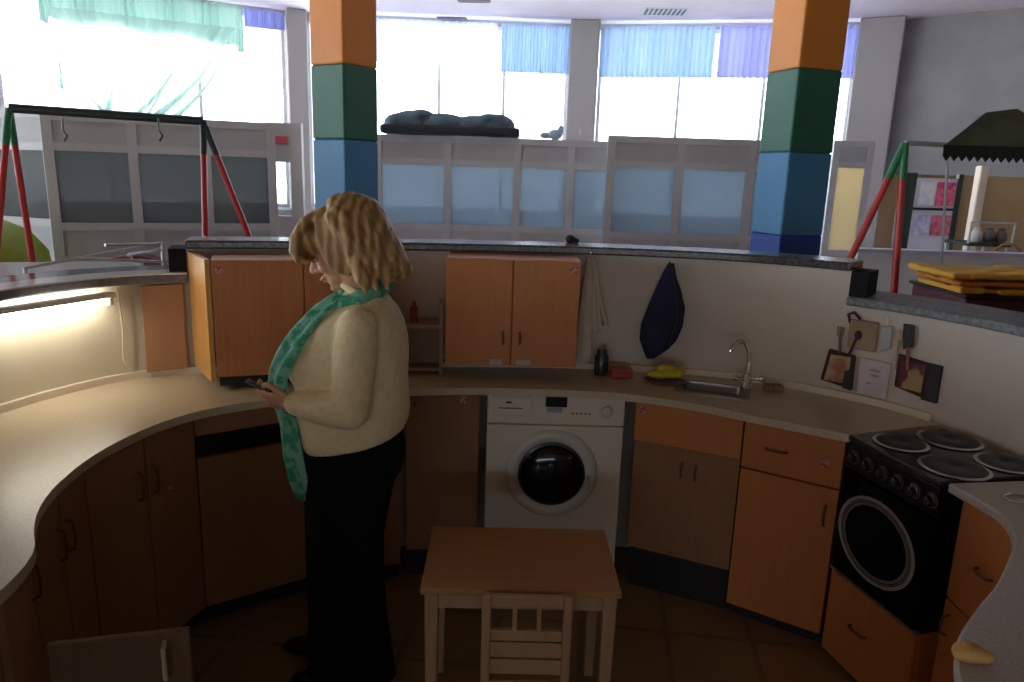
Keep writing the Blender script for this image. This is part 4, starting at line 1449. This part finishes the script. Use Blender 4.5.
MAR = mat('maroon_border', (.055, .015, .018), .8)
t = hang(841, 350, 'pot_holder', 'dark edged pot holder with a reddish picture, leftmost on the right wall', 'pot holder', .004)
pad(t, .125, .155, .02, MAR, mat('pot_picture', (.36, .12, .08), .8, col2=(.50, .36, .2), scale=16))
bm = B(); slab(bm, [(.03, -.018, -.08), (.066, -.018, -.06), (.066, -.018, -.155), (.03, -.018, -.150)], (0, -.006, 0)); obj('dark_corner', bm, BLACKM, t)
t = hang(917, 357, 'pot_holder', 'dark pot holder with a beige and maroon picture, rightmost on the right wall', 'pot holder', .004)
pad(t, .125, .15, .0, MAR, mat('pot_picture_b', (.42, .27, .14), .8, col2=(.12, .02, .035), scale=9, lo=.5, hi=.56))
bm = B(); box(bm, .045, .105, -.012, 0, -.155, -.01); obj('black_side', bm, BLACKM, t, bevel=.003)
t = hang(877, 360, 'paper_pad', 'pinkish white square pad between the two dark pot holders', 'pad', .004)
bm = B(); box(bm, -.06, .06, -.01, 0, -.15, 0); obj('sheet', bm, mat('pink_white_pad', (.60, .50, .52), .8, col2=(.68, .58, .60), scale=18), t, bevel=.004)
bm = B()
for k, (x, z, w_) in enumerate(((-.02, -.045, .04), (-.01, -.065, .03), (-.025, -.10, .02))):
    box(bm, x, x + w_, -.011, -.01, z, z + .006)
obj('marks', bm, mat('faint_print', (.35, .25, .28), .8), t)
t = hang(866, 319, 'cutting_board', 'small light brown cutting board hanging above the pink pad', 'cutting board', .004)
bm = B(); box(bm, -.055, .055, -.014, 0, -.125, -.005); obj('board', bm, mat('board_tan', (.38, .27, .17), .6, col2=(.30, .19, .11), scale=7), t, bevel=.006)
bm = B(); tube(bm, [(-.055, -.007, -.02), (-.065, -.007, .01), (-.045, -.007, .022), (-.02, -.007, .0)], .006, 8, 'round'); obj('handle', bm, MAR, t, smooth=True)
t = hang(889, 322, 'spatula', 'grey white plastic spatula hanging right of the cutting board', 'spatula', .006)
bm = B(); slab(bm, [(-.022, 0, -.02), (.02, 0, -.01), (.026, 0, -.10), (-.014, 0, -.12)], (0, -.008, 0)); obj('blade', bm, mat('grey_white_plastic', (.42, .42, .43), .5), t, bevel=.003)
bm = B(); tube(bm, [(.0, -.004, -.01), (.0, -.004, .015)], .005, 8, 'round'); obj('handle', bm, WHITE, t)
t = hang(912, 324, 'frying_spatula', 'black wide bladed turner hanging above the right pot holder', 'turner', .014)
bm = B(); slab(bm, [(-.022, 0, .0), (.02, 0, .0), (.028, 0, -.085), (-.01, 0, -.1)], (0, -.008, 0)); obj('blade', bm, BLACKM, t, bevel=.003)
bm = B(); tube(bm, [(.008, -.004, -.09), (.02, -.006, -.17)], .007, 8, 'round'); obj('handle', bm, mat('wood_handle', (.3, .12, .06), .5), t)
t = hang(901, 335, 'wooden_spoon', 'pale wooden spoon tucked behind the right pot holder', 'spoon', .010)
bm = B(); ball(bm, (0, -.004, 0), (.016, .006, .024)); tube(bm, [(0, -.004, -.02), (.006, -.004, -.13)], .005, 8, 'round'); obj('spoon', bm, mat('spoon_wood', (.5, .36, .24), .6), t, smooth=True)
t = hang(842, 328, 'wooden_fork', 'brown wooden fork sticking up from the left pot holder', 'fork', .010)
bm = B()
for x in (-.012, 0, .012):
    tube(bm, [(x, -.004, .005), (x * .8, -.004, -.03)], .003, 6, 'round')
tube(bm, [(0, -.004, -.03), (.008, -.004, -.10)], .006, 8, 'round')
obj('fork', bm, mat('brown_wood', (.25, .13, .07), .6), t, smooth=True)
t = hang(856, 334, 'wooden_ladle', 'dark brown ladle leaning right from the left pot holder', 'ladle', .010)
bm = B(); ball(bm, (.014, -.006, .0), (.015, .008, .02)); tube(bm, [(.01, -.004, -.01), (-.014, -.004, -.09)], .006, 8, 'round'); obj('ladle', bm, MAR, t, smooth=True)

# ------------------------------------------------------------------ small table and child's chair in the foreground
TH = .55
c1, c2, c3, c4 = at_z(421, 590, TH), at_z(622, 591, TH), at_z(604, 528, TH), at_z(431, 527, TH)
cx = (c1.x + c2.x + c3.x + c4.x) / 4; cy = (c1.y + c2.y + c3.y + c4.y) / 4
hw = ((c2.x - c1.x) + (c3.x - c4.x)) / 4; hd = ((c4.y - c1.y) + (c3.y - c2.y)) / 4
t = thing('small_table', 'small light wooden table with a plain top in front of the washing machine', 'table', (cx, cy, 0), .02)
bm = B(); box(bm, -hw, hw, -hd, hd, TH - .022, TH); obj('table_top', bm, PINE, t, bevel=.005, seg=3)
bm = B()
for y0, y1 in ((-hd + .02, -hd + .038), (hd - .038, hd - .02)):
    box(bm, -hw + .03, hw - .03, y0, y1, TH - .075, TH - .022)
for x0, x1 in ((-hw + .02, -hw + .038), (hw - .038, hw - .02)):
    box(bm, x0, x1, -hd + .03, hd - .03, TH - .075, TH - .022)
obj('apron', bm, PINEV, t)
for x in (-1, 1):
    for y in (-1, 1):
        bm = B(); X = x * (hw - .032); Y_ = y * (hd - .032)
        loft(bm, [[(X + a * r, Y_ + b * r, z) for a, b in ((-1, -1), (1, -1), (1, 1), (-1, 1))] for z, r in ((0, .016), (TH - .022, .021))])
        obj('leg', bm, PINEV, t, bevel=.004)
# chair
q1, q2 = at_y(487, 592, 1.88), at_y(569, 592, 1.88)
ccx = (q1.x + q2.x) / 2; chw = (q2.x - q1.x) / 2
zt = q1.z
ch_y = 1.88
t = thing('child_chair', 'small wooden child chair with a slatted back pushed against the small table', 'chair', (ccx, ch_y, 0), .01)
for s in (-1, 1):
    bm = B(); box(bm, s * chw - .013, s * chw + .013, -.012, .012, 0, zt - .004); obj('leg', bm, PINEV, t, bevel=.005)
    bm = B(); box(bm, s * chw - .013, s * chw + .013, .21, .235, 0, .27); obj('leg', bm, PINEV, t, bevel=.005)
bm = B(); box(bm, -chw + .013, chw - .013, -.009, .009, zt - .042, zt - .006); obj('top_rail', bm, PINEV, t, bevel=.004)
bm = B(); box(bm, -chw + .013, chw - .013, -.009, .009, zt - .150, zt - .116); obj('middle_rail', bm, PINEV, t, bevel=.004)
for x in (-.035, .035):
    bm = B(); box(bm, x - .006, x + .006, -.006, .006, zt - .12, zt - .04); obj('slat', bm, PINEV, t)
bm = B(); box(bm, -chw + .013, chw - .013, -.006, .006, zt - .205, zt - .156); box(bm, -chw + .013, chw - .013, -.006, .006, zt - .26, zt - .211)
obj('backrest', bm, PINEV, t, bevel=.002)
bm = B(); box(bm, -chw - .012, chw + .012, .014, .245, .27, .288); obj('seat', bm, PINE, t, bevel=.005)
bm = B(); box(bm, -chw + .013, chw - .013, -.006, .006, .12, .15); box(bm, -chw - .004, -chw + .012, .012, .21, .12, .145); box(bm, chw - .012, chw + .004, .012, .21, .12, .145)
obj('stretcher', bm, PINEV, t)

# ================================================================== THE WOMAN (faces -X, her left side to the camera)
SKIN = mat('skin', (.58, .30, .19), .5, col2=(.62, .34, .22), scale=12)
KNIT = mat('cream_knit', (.80, .64, .37), .9, col2=(.86, .71, .43), scale=40, bump=.35, bump_scale=130, sheen=.2)
TROU = mat('black_trousers', (.006, .006, .006), .9, spec=.15)
HAIR = mat('honey_blonde_hair', (.30, .165, .065), .5, col2=(.56, .36, .15), kind='wave', scale=5, stretch=(2, 2, .8), lo=.2, hi=.9, bump=.25)
SCARF = mat('green_scarf', (.03, .30, .16), .75, col2=(.20, .48, .36), scale=26, lo=.45, hi=.55, bump=.2)
SHOE = mat('black_shoe', (.012, .011, .011), .35)
wm = thing('person', 'woman with wavy blonde hair, cream sweater, green scarf and black trousers holding a phone', 'person', (-.55, 2.31, 0))


def V(*a):
    return Vector(a)


tilt = math.radians(24)
fd = V(-math.cos(tilt), 0, -math.sin(tilt))     # face direction
hu = V(-math.sin(tilt), 0, math.cos(tilt))      # head up
hs = V(0, 1, 0)
HC = V(.012, 0, 1.500)


def hp_(f, s, u):
    return HC + fd * f + hs * s + hu * u


HM = Matrix(((fd.x, hs.x, hu.x, 0), (fd.y, hs.y, hu.y, 0), (fd.z, hs.z, hu.z, 0), (0, 0, 0, 1)))


def hball(bm, f, s, u, r, seg=18):
    ball(bm, hp_(f, s, u), r, seg, HM)


def torso_rings(rows, n=32):
    out = []
    for z, x0, x1, hy, tip in rows:
        cxx, rx = (x0 + x1) / 2, (x1 - x0) / 2
        ring = []
        for k in range(n):
            u = 2 * PI * k / n
            ring.append((cxx + rx * math.copysign(abs(math.cos(u)) ** .85, math.cos(u)), hy * math.copysign(abs(math.sin(u)) ** .85, math.sin(u)), z + tip * math.cos(u)))
        out.append(ring)
    return out


SHn, ELn, WRn = V(.085, -.155, 1.275), V(.070, -.205, 1.035), V(-.128, -.135, 1.035)
SHf, ELf, WRf = V(.085, .165, 1.275), V(.06, .225, 1.02), V(-.128, .115, 1.055)

# --- body: head, neck, arms, hands, trunk and legs as one skin
bm = B()
hball(bm, -.018, 0, .03, (.098, .076, .092))          # cranium
hball(bm, .03, 0, -.01, (.066, .062, .085))           # mid face
hball(bm, .048, 0, -.072, (.040, .043, .036))         # jaw
hball(bm, .074, 0, -.098, (.017, .020, .014), 12)     # chin
for s in (-1, 1):
    hball(bm, .068, s * .036, -.028, (.022, .02, .02), 12)  # cheeks
    hball(bm, .078, s * .028, .028, (.014, .020, .008), 12)  # brows
    hball(bm, -.005, s * .078, -.005, (.016, .008, .028), 12)  # ears
    hball(bm, .0, s * .082, .006, (.010, .006, .014), 10)
hball(bm, .07, 0, .045, (.026, .045, .035), 14)       # forehead
tube(bm, [hp_(.09, 0, .02), hp_(.104, 0, -.003), hp_(.116, 0, -.024)], [.008, .010, .013], 10, 'round')
for s in (-1, 1):
    hball(bm, .100, s * .012, -.030, (.011, .009, .008), 10)
hball(bm, .094, 0, -.056, (.010, .023, .006), 12)     # lips
hball(bm, .092, 0, -.068, (.010, .020, .007), 12)
tube(bm, [V(.085, 0, 1.30), V(.07, 0, 1.38), V(.035, 0, 1.46)], [.062, .054, .056], 20, 'round')
loft(bm, torso_rings([(.86, -.08, .16, .14, 0), (.98, -.10, .16, .13, 0), (1.12, -.12, .17, .14, 0), (1.24, -.08, .17, .15, 0), (1.31, -.02, .15, .11, 0), (1.35, .03, .12, .06, 0)]))
for a, b, c in ((SHn, ELn, WRn), (SHf, ELf, WRf)):
    tube(bm, [a, a.lerp(b, .5), b], [.045, .042, .036], 14, 'round')
    tube(bm, [b, b.lerp(c, .5), c], [.036, .033, .024], 14, 'round')
for s in (-1, 1):
    X0 = .045 if s < 0 else -.02
    tube(bm, [V(.045, s * .075, .88), V(X0 + .01, s * .085, .5), V(X0 + .02, s * .09, .09)], [.085, .055, .035], 14, 'round')


def hand(bm, wr, side, palm_dir, up_dir, across, curl):
    """palm_dir: wrist to knuckles; across: index-to-little direction reversed (toward thumb); up: back of hand"""
    pd, ac, up = palm_dir.normalized(), across.normalized(), up_dir.normalized()
    Mh = Matrix(((pd.x, ac.x, up.x, 0), (pd.y, ac.y, up.y, 0), (pd.z, ac.z, up.z, 0), (0, 0, 0, 1)))
    tube(bm, [wr - pd * .02, wr + pd * .02], [.024, .022], 12, 'round')
    ball(bm, wr + pd * .048, (.046, .038, .0155), 16, Mh)
    for k, (o_, ln, r) in enumerate(((.028, .070, .0083), (.010, .078, .0086), (-.009, .072, .0082), (-.027, .057, .0074))):
        base = wr + pd * (.082 - abs(o_ - .005) * .25) + ac * o_
        pts = [base - pd * .012, base]
        dirn = pd.copy()
        c_ = curl * (1 + .10 * k)
        for seg_, fr in enumerate((.42, .32, .26)):
            rot = Matrix.Rotation(c_ * (.75 + .2 * seg_), 3, ac.cross(pd).cross(pd).normalized() if False else pd.cross(up).normalized() * -1)
            dirn = (rot @ dirn).normalized()
            pts.append(pts[-1] + dirn * ln * fr)
        tube(bm, pts, [r, r, r * .97, r * .92, r * .8], 10, 'round')
    tb = wr + pd * .022 + ac * .026 - up * .004
    tube(bm, [tb, tb + pd * .026 + ac * .020 - up * .006, tb + pd * .052 + ac * .022 - up * .014, tb + pd * .073 + ac * .014 - up * .018], [.012, .0105, .0095, .0078], 10, 'round')


# left (near) hand cradles the phone, right (far) hand touches it from above
hand(bm, WRn, 1, V(-.97, .22, .02), V(-.15, -.75, -.65), V(.0, -.55, .83), .50)
hand(bm, WRf, 1, V(-.95, -.28, .08), V(-.2, .55, .8), V(.0, -.85, .5), .35)
body = fused('body', bm, SKIN, wm, voxel=.0042, smooth=3, fac=.5)
# eyes, brows, lips
for s in (-1, 1):
    bm = B(); hball(bm, .0835, s * .030, .004, (.011, .012, .0075), 14)
    e = obj('eye', bm, mat('eyelid', (.50, .25, .17), .5), wm, smooth=True)
    bm = B(); tube(bm, [hp_(.094, s * .020, .001), hp_(.0965, s * .030, -.002), hp_(.090, s * .041, .001)], .0014, 6, 'round'); obj('eyelash', bm, mat('lash', (.03, .02, .015), .7), wm)
    bm = B(); tube(bm, [hp_(.093, s * .018, .030), hp_(.094, s * .032, .035), hp_(.086, s * .045, .031)], .0024, 6, 'round'); obj('eyebrow', bm, mat('brow_hair', (.16, .09, .05), .8), wm)
bm = B(); tube(bm, [hp_(.096, -.020, -.061), hp_(.1045, -.008, -.0595), hp_(.1055, 0, -.060), hp_(.1045, .008, -.0595), hp_(.096, .020, -.061)], [.002, .0036, .0034, .0036, .002], 8, 'round')
obj('lips', bm, mat('lip_colour', (.42, .10, .09), .45), wm, smooth=True)
bm = B(); hball(bm, .004, -.089, -.03, (.004, .003, .004), 10); obj('earring', bm, CHROME, wm, smooth=True)

# --- hair: swept volume with many wavy locks
bm = B()
hball(bm, -.030, 0, .036, (.118, .100, .094))
hball(bm, -.055, 0, -.01, (.100, .102, .090))
hball(bm, -.085, 0, -.06, (.075, .095, .060))
rnd = random.Random(11)
for i in range(170):
    th = rnd.uniform(0, 2 * PI)
    # start near the crown, fall down and out
    s0 = math.sin(th); f0 = math.cos(th)
    if f0 > .12:
        continue
    pts = []
    ph = rnd.uniform(0, 6)
    ln = rnd.uniform(.85, 1.12)
    for k in range(9):
        q = k / 8
        ang_ = q * PI * .66 * ln
        R = math.sin(ang_) if ang_ < PI / 2 else 1 + .10 * (ang_ - PI / 2)
        u = .045 + .100 * math.cos(min(ang_, PI / 2)) - .125 * max(0, q * ln - .72) * 2.4 - (.06 if q * ln > .55 else .0) * (q * ln - .55) / .45
        wv = .013 * math.sin(q * 12 + ph) * q
        pts.append(hp_(-.032 + f0 * (.108 * R + wv + .012 * q), s0 * (.103 * R + .013 * math.cos(q * 12 + ph * 1.7) * q + .008 * q) + .010 * math.sin(q * 9 + ph * 2.3) * q, u + .010 * math.cos(q * 11 + ph)))
    tube(bm, pts, [.010, .013, .015, .016, .016, .017, .017, .014, .008], 8, 'round')
hball(bm, .070, 0, .066, (.050, .078, .052))
# flick at the nape
for i in range(16):
    s0 = (i - 7.5) / 7.5 * .085
    p0 = hp_(-.125, s0, .0)
    tube(bm, [p0, V(.150, s0 * 1.05, 1.47), V(.160, s0 * 1.1, 1.430), V(.178 + .012 * math.sin(i * 2.2), s0 * 1.1, 1.418 + .008 * math.cos(i * 1.7))], [.016, .016, .014, .006], 8, 'round')
# fringe sweeping over the forehead
for i in range(26):
    s0 = (i - 12.5) / 12.5 * .082
    j = .006 * math.sin(i * 2.7)
    tube(bm, [hp_(-.01, s0 * .5, .128), hp_(.055 + j, s0 * .8, .120), hp_(.100 + j, s0 * .95, .088), hp_(.120 + j, s0, .050), hp_(.118 + j, s0 * 1.03, .020 + j), hp_(.104 + j, s0 * 1.03, .006)],
         [.016, .018, .018, .017, .013, .006], 8, 'round')
# side locks in front of the ear
for s in (-1, 1):
    for i in range(9):
        f = .024 - i * .013
        j = .005 * math.sin(i * 3.1)
        tube(bm, [hp_(f * .6, s * .075, .11), hp_(f, s * .100, .055), hp_(f + .006 + j, s * .104, .0), hp_(f - .008, s * (.100 + j), -.045), hp_(f - .030, s * .094, -.075)], [.012, .015, .015, .013, .007], 8, 'round')
hair = fused('hair', bm, HAIR, wm, voxel=.0045, smooth=2, fac=.5)

# --- sweater with sleeves
bm = B()
loft(bm, torso_rings([(.885, -.115, .205, .178, .040), (.915, -.130, .215, .186, .035), (.97, -.142, .218, .182, .018), (1.03, -.146, .215, .172, .01), (1.09, -.150, .212, .168, 0), (1.16, -.145, .215, .172, 0), (1.22, -.118, .212, .178, 0),
                      (1.275, -.085, .198, .178, 0), (1.315, -.03, .180, .140, 0), (1.345, .0, .158, .098, 0), (1.375, .02, .140, .070, 0)], 40))
for s in (-1, 1):
    ball(bm, V(-.076, s * .070, 1.135), (.078, .085, .095))
for a, b, c in ((SHn, ELn, WRn), (SHf, ELf, WRf)):
    tube(bm, [a + V(.0, 0, .01), a.lerp(b, .3), a.lerp(b, .7), b], [.062, .066, .060, .056], 18, 'round')
    tube(bm, [b, b.lerp(c, .3), b.lerp(c, .7), c.lerp(b, .08)], [.057, .056, .047, .038], 18, 'round')
fused('sweater', bm, KNIT, wm, voxel=.006, smooth=5, fac=.5)
bm = B()
tube(bm, [V(.078 + .066 * math.cos(u), .066 * math.sin(u), 1.372 - .022 * math.cos(u + PI) * -1) for u in [2 * PI * k / 24 for k in range(25)]], .012, 10)
obj('collar', bm, KNIT, wm, smooth=True)

# --- trousers
bm = B()
loft(bm, torso_rings([(.76, -.122, .192, .165, 0), (.83, -.124, .205, .172, 0), (.90, -.112, .195, .165, 0), (.96, -.10, .18, .155, 0)], 32))
for s in (-1, 1):
    X0 = .03 if s < 0 else -.025
    rows = []
    for z, xa, xb, hy in ((.80, -.115, .19, .09), (.68, -.118, .155, .088), (.50, -.125, .125, .082), (.32, -.13, .13, .085), (.14, -.14, .145, .092), (.035, -.148, .155, .097)):
        cxx, rx = (xa + xb) / 2 + X0 * (.8 - z) / .8, (xb - xa) / 2
        rows.append([(cxx + rx * math.cos(u) * (1 + .03 * math.cos(9 * u)), s * (.082) + hy * math.sin(u), z) for u in [2 * PI * k / 28 for k in range(28)]])
    loft(bm, rows)
fused('trousers', bm, TROU, wm, voxel=.008, smooth=4)
# --- shoes
for s in (-1, 1):
    X0 = .03 if s < 0 else -.06
    bm = B()
    Y0 = s * .09
    loft(bm, [[(X0 + x + 0, Y0 + w_ * math.cos(u), max(.004, zc + h_ * math.sin(u))) for u in [2 * PI * k / 20 for k in range(20)]]
              for x, w_, zc, h_ in ((.07, .012, .035, .02), (.06, .03, .045, .042), (.02, .036, .05, .045), (-.05, .038, .04, .036), (-.11, .044, .028, .025), (-.16, .040, .022, .018), (-.195, .022, .018, .012), (-.205, .008, .016, .006))])
    obj('shoe', bm, SHOE, wm, smooth=True)


# --- scarf: loop round the neck and two hanging ends
def ribbon(bm, pts, wds, th=.014, n=14, wdir=None):
    pts = spline(pts, 5)
    m_ = len(pts)
    rings = []
    for i, p in enumerate(pts):
        t_ = (pts[min(i + 1, m_ - 1)] - pts[max(i - 1, 0)]).normalized()
        wv = wdir - t_ * wdir.dot(t_)
        wv.normalize()
        nv_ = t_.cross(wv)
        k = i / (m_ - 1) * (len(wds) - 1)
        a = int(min(k, len(wds) - 2)); w_ = wds[a] + (wds[a + 1] - wds[a]) * (k - a)
        ring = []
        for j in range(28):
            u = 2 * PI * j / 28
            ring.append(p + wv * (w_ * math.cos(u)) + nv_ * (th * math.sin(u) * (.7 + .45 * math.cos(w_ * 0 + 5 * math.cos(u) + i * .25))))
        rings.append(ring)
    loft(bm, rings)


bm = B()
tube(bm, [V(.058 + .085 * math.cos(u), .082 * math.sin(u), 1.368 - .030 * (1 - math.cos(u)) / 2 + .020 * math.cos(u)) for u in [2 * PI * k / 30 for k in range(31)]], [.024 + .004 * math.sin(k * 1.9) for k in range(31)], 12)
ribbon(bm, [(.01, -.062, 1.365), (-.042, -.088, 1.325), (-.092, -.122, 1.262), (-.136, -.132, 1.19), (-.168, -.128, 1.11), (-.166, -.112, 1.03), (-.150, -.104, .95), (-.138, -.108, .85), (-.122, -.110, .765), (-.110, -.110, .70)],
       [.030, .038, .042, .042, .040, .038, .040, .046, .044, .026], wdir=V(.85, -.5, .15))
ribbon(bm, [(.01, .06, 1.36), (-.05, .085, 1.32), (-.10, .10, 1.255), (-.145, .10, 1.19), (-.165, .09, 1.1), (-.155, .085, 1.0), (-.145, .085, .92), (-.13, .085, .85)], [.03, .034, .038, .038, .036, .036, .04, .03], wdir=V(-.3, 1, 0))
obj('scarf', bm, SCARF, wm, smooth=True)

# --- the phone in her hands
ph = thing('mobile_phone', 'dark mobile phone held in both hands by the woman', 'phone', (-.55 - .220, 2.31 - .095, 1.062))
ph.rotation_euler = (math.radians(-12), math.radians(28), math.radians(8))
bm = B(); box(bm, -.065, .065, -.034, .034, -.005, .005); obj('body', bm, mat('phone_shell', (.03, .028, .03), .3), ph, bevel=.004, seg=3)
bm = B(); box(bm, -.055, .055, -.030, .030, .005, .006); obj('screen', bm, GLASSDK, ph)
